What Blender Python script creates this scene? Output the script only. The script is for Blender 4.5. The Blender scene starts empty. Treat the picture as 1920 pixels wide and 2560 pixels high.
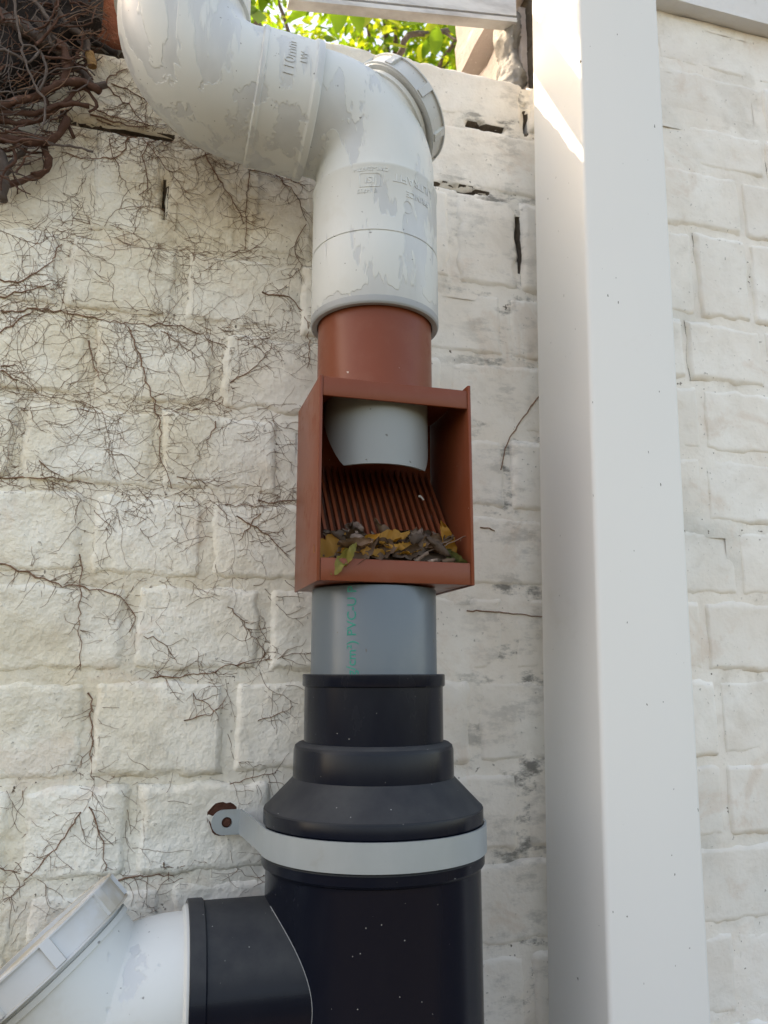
import bpy, bmesh, math, random
import numpy as np
from mathutils import Vector, Matrix

SC = bpy.context.scene
COL = SC.collection
rnd = random.Random(7)
R = math.radians

# ------------------------------------------------------------------ camera, sky, sun, exposure
# world frame: origin on the downpipe axis at eye height, +X right along the wall, +Y into the wall, +Z up
YAW, PITCH, DIST = R(16.2), math.atan(.2), .72
FW = Vector((math.sin(YAW), math.cos(YAW), 0)); RT = Vector((math.cos(YAW), -math.sin(YAW), 0))
CAM = -DIST * FW + .009 * RT
cd = bpy.data.cameras.new('camera'); cam = bpy.data.objects.new('camera', cd); COL.objects.link(cam)
cam.location = CAM; cam.rotation_euler = (R(90) + PITCH, 0, -YAW)
cd.sensor_fit = 'VERTICAL'; cd.sensor_height = 36; cd.lens = 36 * 2000 / 2560
cd.clip_start = .02; cd.clip_end = 500
cd.dof.use_dof = True; cd.dof.focus_distance = .72; cd.dof.aperture_fstop = 13
SC.camera = cam

SUN_TO = Vector((-1.5, 1.0, 1.43)).normalized()        # towards the sun: over the wall, from the left
world = bpy.data.worlds.new('World'); SC.world = world; world.use_nodes = True
wn = world.node_tree.nodes; bg = wn['Background']
sky = wn.new('ShaderNodeTexSky'); sky.sky_type = 'NISHITA'; sky.sun_disc = False
sky.sun_elevation = math.asin(SUN_TO.z); sky.sun_rotation = math.atan2(SUN_TO.x, SUN_TO.y)
sky.dust_density = 3.0; sky.air_density = 1.0; sky.ozone_density = 0
world.node_tree.links.new(sky.outputs[0], bg.inputs[0]); bg.inputs[1].default_value = .15
sd = bpy.data.lights.new('sun', 'SUN'); sd.energy = 2.4; sd.angle = R(.53); sd.color = (1, .95, .87)
so = bpy.data.objects.new('sun', sd); COL.objects.link(so)
so.rotation_euler = SUN_TO.to_track_quat('Z', 'Y').to_euler(); so.location = SUN_TO * 8
SC.view_settings.view_transform = 'Standard'; SC.view_settings.look = 'None'
SC.view_settings.gamma = 1; SC.view_settings.use_curve_mapping = False
SC.view_settings.exposure = 2.0
if hasattr(SC.view_settings, 'use_white_balance'):       # the phone's white balance for open shade
    SC.view_settings.use_white_balance = True; SC.view_settings.white_balance_temperature = 8200; SC.view_settings.white_balance_tint = 13
GZ = -1.45                                               # ground level

def ray(x, y):                                           # direction through a pixel of the 1920x2560 photograph (for measuring)
    u = (x - 960) / 2000; v = (1280 - y) / 2000
    d = (math.cos(PITCH) - v * math.sin(PITCH)) * FW + u * RT
    return Vector((d.x, d.y, math.sin(PITCH) + v * math.cos(PITCH)))
def on_y(x, y, Y):
    d = ray(x, y); return CAM + d * ((Y - CAM.y) / d.y)

# ------------------------------------------------------------------ helpers
def tag(o, label=None, cat=None, group=None, kind=None):
    if label: o['label'] = label
    if cat: o['category'] = cat
    if group: o['group'] = group
    if kind: o['kind'] = kind
    return o
def empty(name, loc=(0, 0, 0)):
    o = bpy.data.objects.new(name, None); COL.objects.link(o); o.location = loc; o.empty_display_size = .02
    return o
def mob(name, V, Fc, mat, parent=None, smooth=True, origin=None, sharp=None):
    V = np.asarray(V, dtype=float).reshape(-1, 3)
    if origin is not None: V = V - np.asarray(origin)
    me = bpy.data.meshes.new(name); me.from_pydata(V.tolist(), [], [list(f) for f in Fc]); me.update()
    if smooth:
        me.polygons.foreach_set('use_smooth', [True] * len(me.polygons))
        if sharp: me.set_sharp_from_angle(angle=R(sharp))
    me.materials.append(mat)
    o = bpy.data.objects.new(name, me); COL.objects.link(o)
    if origin is not None: o.location = origin
    if parent:
        o.parent = parent
        o.location = (Vector(origin) if origin is not None else Vector()) - wloc(parent)
    return o
def wloc(o):
    p = o.location.copy()
    while o.parent: o = o.parent; p = p + o.location
    return p
class MB:
    def __init__(s): s.v = []; s.f = []
    def add(s, V, Fc):
        n = len(s.v); s.v += [tuple(p) for p in V]; s.f += [tuple(i + n for i in f) for f in Fc]
    def ob(s, name, mat, parent=None, smooth=True, sharp=35, origin=None): return mob(name, s.v, s.f, mat, parent, smooth, origin, sharp)
def rings(seq, segs=72, closed_ends=(True, True)):
    """seq: (centre, tangent, radius); in-plane sweep, frame uses world Y unless tangent is Y"""
    V = []; Fc = []
    for c, t, r in seq:
        c = Vector(c); t = Vector(t).normalized()
        n1 = Vector((0, 1, 0)) if abs(t.y) < .9 else Vector((0, 0, 1)); n1 = (n1 - t * n1.dot(t)).normalized(); n2 = t.cross(n1)
        for k in range(segs):
            a = 2 * math.pi * k / segs; V.append(c + (n1 * math.cos(a) + n2 * math.sin(a)) * r)
    m = len(seq)
    for i in range(m - 1):
        for k in range(segs):
            k2 = (k + 1) % segs; Fc.append((i * segs + k, i * segs + k2, (i + 1) * segs + k2, (i + 1) * segs + k))
    if closed_ends[0]: Fc.append(tuple(range(segs))[::-1])
    if closed_ends[1]: Fc.append(tuple((m - 1) * segs + k for k in range(segs)))
    return V, Fc
def lathe(prof, c=(0, 0), segs=96, caps=(True, True)):
    return rings([((c[0], c[1], z), (0, 0, 1), r) for r, z in prof], segs, caps)
def boxv(x0, x1, y0, y1, z0, z1):
    V = [(x, y, z) for z in (z0, z1) for y in (y0, y1) for x in (x0, x1)]
    return V, [(0, 2, 3, 1), (4, 5, 7, 6), (0, 1, 5, 4), (2, 6, 7, 3), (0, 4, 6, 2), (1, 3, 7, 5)]
def bbox(name, x0, x1, y0, y1, z0, z1, mat, parent=None, bev=.001, seg=2, jit=0):
    c = Vector(((x0 + x1) / 2, (y0 + y1) / 2, (z0 + z1) / 2))
    bm = bmesh.new(); V, Fc = boxv(x0 - c.x, x1 - c.x, y0 - c.y, y1 - c.y, z0 - c.z, z1 - c.z)
    vs = [bm.verts.new(v) for v in V]
    for f in Fc: bm.faces.new([vs[i] for i in f])
    bmesh.ops.recalc_face_normals(bm, faces=bm.faces)
    if bev: bmesh.ops.bevel(bm, geom=bm.edges[:], offset=bev, segments=seg, affect='EDGES', profile=.5)
    me = bpy.data.meshes.new(name); bm.to_mesh(me); bm.free()
    me.polygons.foreach_set('use_smooth', [True] * len(me.polygons)); me.set_sharp_from_angle(angle=R(40))
    me.materials.append(mat); o = bpy.data.objects.new(name, me); COL.objects.link(o)
    o.location = c - (parent.location if parent else Vector())
    o.parent = parent
    return o
def tube(mb, pts, rad, segs=6, taper=1.0):
    P = [Vector(p) for p in pts]; n = len(P); base = len(mb.v)
    up = Vector((.31, .77, .55))
    for i, p in enumerate(P):
        t = (P[min(i + 1, n - 1)] - P[max(i - 1, 0)])
        t = t.normalized() if t.length > 1e-9 else Vector((1, 0, 0))
        a = t.cross(up); a = a.normalized() if a.length > 1e-4 else Vector((1, 0, 0)); b = t.cross(a)
        r = (rad[i] if hasattr(rad, '__len__') else rad) * (1 + (taper - 1) * i / max(n - 1, 1))
        for k in range(segs):
            an = 2 * math.pi * k / segs; mb.v.append(tuple(p + (a * math.cos(an) + b * math.sin(an)) * r))
    for i in range(n - 1):
        for k in range(segs):
            k2 = (k + 1) % segs
            mb.f.append((base + i * segs + k, base + i * segs + k2, base + (i + 1) * segs + k2, base + (i + 1) * segs + k))
    mb.f.append(tuple(base + k for k in range(segs))); mb.f.append(tuple(base + (n - 1) * segs + k for k in range(segs)))
def smooth_path(pts, step=.006, wob=0, rg=rnd):
    P = [Vector(p) for p in pts]
    if len(P) == 2: P = [P[0], (P[0] + P[1]) / 2, P[1]]
    Q = [P[0] * 2 - P[1]] + P + [P[-1] * 2 - P[-2]]; out = []
    for i in range(1, len(Q) - 2):
        n = max(2, int((Q[i + 1] - Q[i]).length / step))
        for k in range(n):
            t = k / n; a, b, c, d = Q[i - 1:i + 3]
            out.append(.5 * ((2 * b) + (c - a) * t + (2 * a - 5 * b + 4 * c - d) * t * t + (3 * b - a - 3 * c + d) * t ** 3))
    out.append(P[-1])
    if wob: out = [p + Vector((rg.gauss(0, wob), rg.gauss(0, wob * .4), rg.gauss(0, wob))) for p in out]
    return out
def _h(i, j, s):
    n = (i.astype(np.int64) * 374761393 + j.astype(np.int64) * 668265263 + s * 974634777) & 0xffffffff
    n = ((n ^ (n >> 13)) * 1274126177) & 0xffffffff; n = n ^ (n >> 16)
    return (n & 0xffff) / 32767.5 - 1
def vn(x, z, s=0):
    xi = np.floor(x); zi = np.floor(z); fx = x - xi; fz = z - zi; fx = fx * fx * (3 - 2 * fx); fz = fz * fz * (3 - 2 * fz)
    a = _h(xi, zi, s); b = _h(xi + 1, zi, s); c = _h(xi, zi + 1, s); d = _h(xi + 1, zi + 1, s)
    return (a * (1 - fx) + b * fx) * (1 - fz) + (c * (1 - fx) + d * fx) * fz
def fbm(x, z, s=0, o=4):
    x = np.asarray(x, float); z = np.asarray(z, float); t = 0; a = 1
    for k in range(o): t = t + a * vn(x * 2 ** k + 17.3 * k, z * 2 ** k - 9.1 * k, s + k); a *= .5
    return t / 1.9
def text_mesh(txt, size, bold=0.):
    c = bpy.data.curves.new('t', 'FONT'); c.body = txt; c.size = size; c.extrude = .0; c.resolution_u = 3; c.offset = bold
    o = bpy.data.objects.new('t', c); COL.objects.link(o)
    dg = bpy.context.evaluated_depsgraph_get(); dg.update()
    me = bpy.data.meshes.new_from_object(o.evaluated_get(dg))
    V = [v.co.copy() for v in me.vertices]; Fc = [tuple(p.vertices) for p in me.polygons]
    bpy.data.objects.remove(o); bpy.data.curves.remove(c); bpy.data.meshes.remove(me)
    return V, Fc
def thicken(V, Fc, fn, w):
    """map flat text (u,v) with fn(u,v,height) and give it real thickness w"""
    n = len(V); edges = {}
    for f in Fc:
        for i in range(len(f)):
            e = (f[i], f[(i + 1) % len(f)]); edges[e] = edges.get(e, 0) + 1
    top = [fn(v.x, v.y, w) for v in V]; bot = [fn(v.x, v.y, -.0004) for v in V]
    F2 = list(Fc)
    for (a, b) in edges:
        if (b, a) not in edges: F2.append((a, a + n, b + n, b))
    return top + bot, F2

# ------------------------------------------------------------------ materials
class N:
    def __init__(s, name, rough=.5, base=(.5, .5, .5), spec=.5, metal=0):
        s.m = bpy.data.materials.new(name); s.m.use_nodes = True; s.t = s.m.node_tree; s.b = s.t.nodes['Principled BSDF']
        s.b.inputs['Roughness'].default_value = rough; s.b.inputs['Base Color'].default_value = (*base, 1)
        s.b.inputs['Specular IOR Level'].default_value = spec; s.b.inputs['Metallic'].default_value = metal
    def n(s, typ, **kw):
        x = s.t.nodes.new('ShaderNode' + typ)
        for k, v in kw.items():
            if k in x.inputs.keys(): s.put(x.inputs[k], v)
            else: setattr(x, k, v)
        return x
    def put(s, sock, v):
        if hasattr(v, 'is_output'): s.t.links.new(v, sock)
        elif isinstance(v, (tuple, list)) and len(v) == 3 and sock.type == 'RGBA': sock.default_value = (*v, 1)
        else: sock.default_value = v
    def pos(s, scale=None, rot=(0, 0, 0)):
        g = s.n('NewGeometry').outputs['Position']
        if scale is None: return g
        mp = s.n('Mapping'); s.put(mp.inputs['Vector'], g); mp.inputs['Scale'].default_value = scale; mp.inputs['Rotation'].default_value = rot
        return mp.outputs[0]
    def noise(s, scale, vec=None, detail=5, rough=.55, dist=0):
        x = s.n('TexNoise'); x.inputs['Scale'].default_value = scale; x.inputs['Detail'].default_value = detail
        x.inputs['Roughness'].default_value = rough; x.inputs['Distortion'].default_value = dist
        s.put(x.inputs['Vector'], vec if vec is not None else s.pos()); return x.outputs['Fac']
    def vor(s, scale, vec=None, feature='F1'):
        x = s.n('TexVoronoi', feature=feature); x.inputs['Scale'].default_value = scale
        s.put(x.inputs['Vector'], vec if vec is not None else s.pos()); return x.outputs['Distance']
    def ramp(s, f, a, b, lo=0., hi=1.):
        x = s.n('MapRange'); x.interpolation_type = 'SMOOTHSTEP'
        s.put(x.inputs['Value'], f); s.put(x.inputs['From Min'], a); s.put(x.inputs['From Max'], b); s.put(x.inputs['To Min'], lo); s.put(x.inputs['To Max'], hi)
        return x.outputs[0]
    def mul(s, a, b, op='MULTIPLY'):
        x = s.n('Math', operation=op); s.put(x.inputs[0], a); s.put(x.inputs[1], b); return x.outputs[0]
    def mix(s, f, a, b, mode='MIX'):
        x = s.n('MixRGB', blend_type=mode); s.put(x.inputs[0], f); s.put(x.inputs[1], a); s.put(x.inputs[2], b); return x.outputs[0]
    def bump(s, h, dist, strength=1., prev=None):
        x = s.n('Bump'); x.inputs['Distance'].default_value = dist; s.put(x.inputs['Strength'], strength); s.put(x.inputs['Height'], h)
        if prev is not None: s.put(x.inputs['Normal'], prev)
        return x.outputs[0]
    def fin(s, col=None, rough=None, nrm=None):
        if col is not None: s.put(s.b.inputs['Base Color'], col)
        if rough is not None: s.put(s.b.inputs['Roughness'], rough)
        if nrm is not None: s.put(s.b.inputs['Normal'], nrm)
        return s.m

def wall_paint(name, stain=.35, dirt=.5, mortar=False):
    m = N(name, .75, spec=.2)
    sx = m.n('SeparateXYZ'); m.put(sx.inputs[0], m.pos())
    big = m.noise(3.2, detail=2)
    g = m.mul(sx.outputs[0], m.mul(m.mul(big, .5, 'SUBTRACT'), .3), 'ADD')
    side = m.ramp(g, -.26, .08)                              # left: older, creamy limewash; right: fresher, pinkish coat
    n9 = m.noise(9, detail=5)
    a = m.mix(m.ramp(n9, .35, .65), (.79, .715, .555), (.88, .845, .74))
    b = m.mix(m.ramp(n9, .3, .7), (.80, .735, .65), (.87, .835, .77))
    c = m.mix(side, a, b)
    if mortar: c = m.mix(m.ramp(side, 0, 1, 1, .15), c, m.mix(1, c, (.93, .91, .88), 'MULTIPLY'))
    if not mortar:
        oi = m.n('ObjectInfo').outputs['Random']
        c = m.mix(.6, c, m.mix(m.ramp(oi, 0, 1), (.93, .93, .93), (1, 1, 1)), 'MULTIPLY')
    n11 = m.noise(12, detail=8, rough=.68, dist=.6)
    st = m.ramp(n11, .52, .70); c = m.mix(m.mul(st, m.ramp(side, 0, 1, stain, stain * .45)), c, (.30, .24, .16))
    gr = m.ramp(m.noise(5.3, detail=6, rough=.62), .50, .72)
    c = m.mix(m.mul(gr, .20 if not mortar else .5), c, (.42, .42, .38))
    pk = m.ramp(n11, .45, .33); c = m.mix(m.mul(pk, .30), c, (.60, .44, .32))
    fine = m.noise(200, detail=3, rough=.5)
    c = m.mix(m.mul(m.ramp(fine, .67, .74), m.mul(m.ramp(n9, .35, .62, .25, 1.2), dirt)), c, (.11, .085, .06))
    h1 = m.noise(48, detail=6, rough=.66)
    c = m.mix(m.mul(m.ramp(h1, .50, .30), m.ramp(side, 0, 1, .22, .10)), c, (.38, .33, .25))      # grime held in the pits
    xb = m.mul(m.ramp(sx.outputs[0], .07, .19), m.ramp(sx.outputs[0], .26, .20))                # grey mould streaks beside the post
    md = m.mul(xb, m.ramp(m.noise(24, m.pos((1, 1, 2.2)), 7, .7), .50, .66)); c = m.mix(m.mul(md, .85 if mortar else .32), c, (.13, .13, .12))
    rg = m.ramp(side, 0, 1, 1.0, .32)
    nr = m.bump(h1, .010, m.mul(rg, .42)); nr = m.bump(m.ramp(m.noise(105, detail=3, rough=.6), .56, .74), .0030, m.mul(rg, -.7), nr); nr = m.bump(fine, .0022, m.mul(rg, .8), nr)
    return m.fin(c, None, nr)
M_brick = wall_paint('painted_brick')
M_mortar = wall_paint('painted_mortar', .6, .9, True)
M_soil = None
def mk_raw(name, c1, c2, bs=60):
    m = N(name, .9, spec=.15); c = m.mix(m.noise(40, detail=7, rough=.65), c1, c2)
    c = m.mix(m.ramp(m.noise(160), .66, .76), c, tuple(min(1, v * 2.2 + .06) for v in c2))
    return m.fin(c, None, m.bump(m.noise(bs, detail=8, rough=.65), .008, .8))
M_redbrick = mk_raw('raw_red_brick', (.15, .05, .028), (.26, .10, .06))
M_cement = mk_raw('grey_cement', (.22, .21, .20), (.40, .39, .37), 70)
M_plaster = mk_raw('pinkish_plaster', (.50, .42, .39), (.63, .585, .555), 45)
M_ground = mk_raw('ground_soil', (.09, .075, .055), (.15, .125, .095), 20)
M_gap = mk_raw('dark_open_joint', (.06, .047, .037), (.16, .13, .10), 80)
def white_paint_slab():
    m = N('white_soffit_paint', .7, spec=.2); c = m.mix(m.noise(6, detail=7), (.62, .60, .57), (.72, .71, .69))
    c = m.mix(m.mul(m.ramp(m.noise(22, detail=7, rough=.7), .60, .72), .6), c, (.25, .20, .15))
    return m.fin(c, None, m.bump(m.noise(60, detail=6), .004, .35))
M_soffit = white_paint_slab()
def pvc_painted(name, cover, stretch=(1, 1, .3), rot=(0, 0, 0), sc=24, ragged=None, edge=.014):
    m = N(name, .42, spec=.4)
    v = m.pos(stretch, rot)
    f = m.noise(sc, v, 2, .45, .35); st = m.noise(sc * 6, v, 2, .5)
    f = m.mul(f, m.mul(m.mul(st, .5, 'SUBTRACT'), .26), 'ADD')
    if ragged is not None:                                   # brush stopped short of the bare lower edge, in ragged strokes
        sz = m.n('SeparateXYZ'); m.put(sz.inputs[0], m.pos()); rn = m.noise(120, m.pos((1, 1, .35)), 3)
        f = m.mul(f, m.mul(m.ramp(sz.outputs[2], ragged + .012, ragged + .001), m.mul(rn, .42), 'MULTIPLY'), 'SUBTRACT')
    k = m.ramp(f, cover - edge, cover + edge)
    th = m.noise(16, m.pos((1, 1, .5)), 4)
    paint = m.mix(th, (.55, .565, .54), (.66, .67, .645))
    soft = m.mix(m.ramp(m.noise(sc * .8, v, 3), .35, .65), (.495, .51, .508), (.555, .57, .565))
    c = m.mix(k, soft, paint)
    sp = m.ramp(m.noise(230, detail=1), .76, .80); c = m.mix(m.mul(sp, .7), c, (.12, .11, .10))
    ds = m.ramp(m.noise(14, detail=7, rough=.65), .58, .74); c = m.mix(m.mul(ds, .22), c, (.45, .41, .33))
    nr = m.bump(k, .0005, .8); nr = m.bump(m.noise(70, m.pos((1, 1, .25)), 4), .0014, .25, nr)
    return m.fin(c, m.ramp(k, 0, 1, .38, .5), nr)
M_pw = pvc_painted('white_brushed_pvc', .41, (1.5, 1.5, .4), (0, 0, 0), 22, ragged=.3285)
M_pw2 = pvc_painted('white_brushed_pvc_bend', .49, (1.9, 1.9, .24), (0, R(-18), 0), 26, None, .03)
M_pw3 = pvc_painted('white_brushed_pvc_lower', .40, (1, 1, .35), (0, R(10), 0), 22)
M_cap = pvc_painted('greyish_pvc_cap', .55, (1, 1, .6), (0, R(45), 0), 26)
def capdusty():
    m = N('dusty_pvc_cap', .7, spec=.25)
    c = m.mix(m.noise(20, detail=5), (.50, .51, .51), (.63, .64, .63))
    nz = m.n('SeparateXYZ'); m.put(nz.inputs[0], m.n('NewGeometry').outputs['Normal'])
    d = m.mul(m.ramp(nz.outputs[2], .3, .75), m.ramp(m.noise(25, detail=6), .3, .55))
    c = m.mix(d, c, (.46, .41, .32))
    c = m.mix(m.ramp(m.noise(210), .735, .77), c, (.12, .11, .1))
    return m.fin(c, None, m.bump(m.noise(80, detail=4), .001, .3))
M_capd = capdusty()
def pvc_grey(name, c1, rough=.32):
    m = N(name, rough, spec=.5); c2 = tuple(v * .88 for v in c1)
    c = m.mix(m.noise(12, m.pos((1, 1, .2)), 4), c1, c2)
    c = m.mix(m.mul(m.ramp(m.noise(170, detail=1), .76, .79), .8), c, (.08, .07, .06))
    c = m.mix(m.mul(m.ramp(m.noise(9, detail=8, rough=.7), .55, .75), .08), c, (.33, .30, .26))
    return m.fin(c, m.ramp(m.noise(30, detail=5), .3, .7, rough - .02, rough + .05), m.bump(m.noise(55, m.pos((1, 1, .2)), 3), .0008, .12))
M_grey = pvc_grey('grey_pvc', (.100, .126, .146), .3)
M_spout = pvc_grey('grey_pvc_spout', (.25, .265, .26), .5)
M_sockgrey = pvc_grey('bare_grey_socket', (.33, .34, .34), .5)
def terracotta():
    m = N('terracotta_plastic', .38, spec=.23)
    c = m.mix(m.noise(14, m.pos((1, 1, .5)), 5), (.172, .043, .019), (.202, .055, .026))
    dust = m.ramp(m.noise(26, detail=8, rough=.65), .48, .76); c = m.mix(m.mul(dust, .2), c, (.28, .14, .10))
    c = m.mix(m.ramp(m.noise(190, detail=1), .80, .83), c, (.5, .42, .36))
    return m.fin(c, m.ramp(dust, 0, 1, .34, .58), m.bump(m.noise(90, detail=4), .0007, .25))
M_red = terracotta()
def black():
    m = N('black_pvc', .3, spec=.2)
    nz = m.n('SeparateXYZ'); m.put(nz.inputs[0], m.n('NewGeometry').outputs['Normal'])
    up = m.ramp(nz.outputs[2], .12, .55)
    cl = m.noise(22, detail=8, rough=.65)
    d = m.mul(m.mul(up, .75, 'MULTIPLY'), m.ramp(cl, .2, .75, .45, 1.1))
    film = m.mul(m.ramp(m.noise(8, m.pos((1, 1, .4)), 7, .65), .45, .75), .12)
    d = m.mul(d, film, 'MAXIMUM')
    c = m.mix(d, (.0040, .0058, .0125), (.056, .058, .058))
    sp = m.ramp(m.vor(130), .055, .03); c = m.mix(m.mul(sp, m.ramp(m.noise(35), .44, .51)), c, (.5, .5, .47))
    return m.fin(c, m.ramp(d, 0, .4, .24, .7), m.bump(m.noise(60, m.pos((1, 1, .2)), 3), .0007, .15))
M_black = black()
def strapm():
    m = N('pale_strap', .42, spec=.5, metal=.45)
    c = m.mix(m.noise(30, m.pos((1, 1, .4)), 6), (.31, .35, .365), (.44, .475, .49))
    c = m.mix(m.mul(m.ramp(m.noise(45, detail=7), .58, .72), .3), c, (.30, .29, .27))
    return m.fin(c, None, m.bump(m.noise(120), .0006, .2))
M_strap = strapm()
M_rust = mk_raw('rusty_brown', (.07, .028, .018), (.15, .065, .045), 150)
def postm():
    m = N('post_white_paint', .5, spec=.18)
    c = m.mix(m.noise(5, m.pos((1, 1, .3)), 5), (.715, .705, .67), (.75, .74, .705))
    c = m.mix(m.ramp(m.noise(260, m.pos((1, 1, .5)), 1), .785, .81), c, (.14, .13, .11))
    c = m.mix(m.mul(m.ramp(m.noise(9, detail=8, rough=.7), .58, .78), .22), c, (.50, .46, .38))
    return m.fin(c, m.ramp(m.noise(8, detail=4), .3, .7, .45, .58), m.bump(m.noise(45, m.pos((1, 1, .5)), 4), .0008, .12))
M_post = postm()
def alum():
    m = N('white_metal_channel', .35, spec=.5)
    c = m.mix(m.ramp(m.noise(14, m.pos((.6, 1, 2)), 6, .6), .40, .66), (.70, .69, .67), (.42, .40, .38))
    return m.fin(c, None, m.bump(m.noise(60), .001, .2))
M_alum = alum()
M_groove = N('grey_metal_groove', .3, (.30, .29, .28), metal=.7).m
M_green = N('green_print', .5, (.0, .20, .155)).m
def bark(name, c1, c2):
    m = N(name, .85, spec=.2); c = m.mix(m.noise(70, detail=7, rough=.65), c1, c2)
    c = m.mix(m.mul(m.ramp(m.noise(120, detail=3), .60, .72), .6), c, tuple(v * 2.0 for v in c2))
    return m.fin(c, None, m.bump(m.noise(160, detail=6), .003, .8))
M_bark_r = bark('reddish_bark', (.062, .032, .022), (.135, .072, .052))
M_bark_g = bark('grey_brown_bark', (.075, .058, .05), (.16, .13, .115))
M_bark_d = bark('dark_dead_growth', (.012, .010, .010), (.045, .036, .032))
M_root = bark('brown_rootlet', (.175, .098, .062), (.29, .178, .12))
M_cut = mk_raw('cut_wood', (.30, .17, .07), (.45, .28, .13), 120)
def leafm(name, c1, c2, trans=.5, rough=.5):
    m = N(name, rough, spec=.3); c = m.mix(m.noise(24, detail=4), c1, c2)
    if m.t.nodes: oi = m.n('ObjectInfo').outputs['Random']
    c = m.mix(m.ramp(oi, 0, 1, 0, .3), c, tuple(v * .6 for v in c1))
    m.fin(c)
    if trans:
        tr = m.n('BsdfTranslucent'); m.put(tr.inputs['Color'], m.mix(1, c, (1.6, 1.5, .7), 'MULTIPLY'))
        mx = m.n('MixShader'); mx.inputs[0].default_value = trans
        m.t.links.new(m.b.outputs[0], mx.inputs[1]); m.t.links.new(tr.outputs[0], mx.inputs[2])
        m.t.links.new(mx.outputs[0], m.t.nodes['Material Output'].inputs['Surface'])
    return m.m
M_leaf = leafm('green_leaf', (.09, .19, .02), (.16, .27, .03), .65)
M_leaf2 = leafm('yellow_green_leaf', (.19, .27, .03), (.28, .34, .04), .65)
M_dy = leafm('dry_yellow_leaf', (.31, .135, .016), (.41, .215, .035), .25, .6)
M_db = leafm('dry_brown_leaf', (.10, .058, .034), (.17, .105, .065), .12, .7)
M_dk = leafm('dark_brown_leaf', (.055, .034, .022), (.10, .066, .045), .1, .7)
M_dg = leafm('dull_green_leaf', (.075, .085, .03), (.13, .14, .05), .2, .6)
M_dyg = leafm('yellowing_leaf', (.13, .115, .022), (.21, .18, .035), .2, .6)
M_stick = bark('dry_twig_bark', (.12, .08, .06), (.24, .17, .13))
M_blue = N('blue_plastic', .4, (.05, .08, .17)).m

# ------------------------------------------------------------------ setting: ground
g = mob('ground', [(-60, -60, GZ), (60, -60, GZ), (60, 60, GZ), (-60, 60, GZ)], [(0, 1, 2, 3)], M_ground, None, False); tag(g, kind='structure')

# ------------------------------------------------------------------ brick wall
WY = .100
wall = tag(empty('brick_wall', (0, .2, GZ)), 'white painted brick wall, uneven and stained, behind the pipes and the post', 'wall')
X0, X1 = -.72, .98
courses = [  # z0, z1, vertical joints known from the photograph, pitch beyond them
    (.652, .722, [-.43, -.292, -.197, -.092, -.046, .222, .243], .22), (.56, .652, [-.37, -.15, .07, .30], .225),
    (.437, .56, [-.278, -.203, -.12, -.04, .041, .123, .206], .083), (.35, .437, [-.294, -.181, -.058, .064, .186, .31], .122),
    (.26, .35, [-.263, -.139, -.015, .109, .24, .445], .125), (.172, .26, [-.321, -.194, -.072, .055, .183, .31, .441], .126),
    (.085, .172, [-.254, -.144, -.02, .11, .235, .48], .124), (-.004, .085, [-.21, -.084, .047, .178, .302, .424], .126),
    (-.097, -.004, [-.24, -.115, .01, .135, .262, .436], .125), (-.183, -.097, [-.295, -.197, -.069, .06, .188, .31], .126),
    (-.271, -.183, [-.285, -.165, -.02, .115, .25, .375], .125), (-.36, -.271, [-.19, -.065, .06, .19, .312, .433], .124)]
z = -.36
while z > -.75:
    courses.append((z - .088, z, [(-.25 if len(courses) % 2 else -.187), 0 if len(courses) % 2 else .063], .125)); z -= .088
for k, zz in enumerate((.722, .804)): courses.append((zz, zz + .083, [.243, .36 + .06 * k], .23))
full = []
for ci, (z0, z1, js, pitch) in enumerate(courses):
    js = list(js); rg = random.Random(100 + ci)
    if ci == 0: js = [-.72, -.60] + js[0:]
    while js[0] > X0 and z0 < .72: js.insert(0, js[0] - pitch * rg.uniform(.96, 1.04))
    if ci:
        while js[-1] < X1: js.append(js[-1] + pitch * rg.uniform(.96, 1.04))
    else: js += [.36, .58, .80, 1.02]
    full.append((z0, z1, js, pitch))
courses = full
GAPS = [  # broken-out joints: x0, x1, z0, z1
    (-.320, -.190, .552, .568), (-.300, -.25, .640, .662), (-.2085, -.1975, .462, .512), (.140, .195, .644, .658), (.214, .227, .650, .70), (.095, .17, .556, .568),
    (.199, .213, .464, .54), (.05, .08, .560, .571)]
RX0, RZ0, RS = X0, -.80, .003
RNX, RNZ = int((X1 - X0) / RS) + 1, int((1.0 - RZ0) / RS) + 1
RAST = np.full((RNX, RNZ), WY + .005)
def rough_amt(x): return np.clip((.12 - x) / .3, .3, 1)
def mortar_y(x, z):
    y = WY + .0017 + .0021 * fbm(x * 9, z * 9, 15, 2) + .0019 * fbm(x * 30, z * 30, 5) + .0010 * rough_amt(x) * fbm(x * 110, z * 110, 9, 3)
    for a, b, c, d in GAPS:
        if (d - c) < (b - a): u, v, L, vc, hw = x, z, (a, b), (c + d) / 2, (d - c) / 2
        else: u, v, L, vc, hw = z, x, (c, d), (a + b) / 2, (b - a) / 2
        t = np.clip((u - L[0]) / (L[1] - L[0]), 0, 1); prof = np.sqrt(np.clip(4 * t * (1 - t), 0, 1)) * (u > L[0]) * (u < L[1])
        h = hw * prof * (.62 + .75 * fbm(u * 48, u * 3, 31, 4)); wob = .0022 * fbm(u * 30, u * 2, 35, 3)
        e = h - np.abs(v - vc - wob)
        y = y + (.016 + .010 * fbm(x * 80, z * 80, 44, 3)) * np.clip(e / .0016, 0, 1)
    return y
def wall_depth(x, z):
    i = min(max(int((x - RX0) / RS), 0), RNX - 1); k = min(max(int((z - RZ0) / RS), 0), RNZ - 1); return float(RAST[i, k])
gx = RX0 + np.arange(RNX) * RS; gz = RZ0 + np.arange(RNZ) * RS
GX, GZZ = np.meshgrid(gx, gz, indexing='ij')
MY = mortar_y(GX, GZZ); RAST[:] = MY
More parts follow.
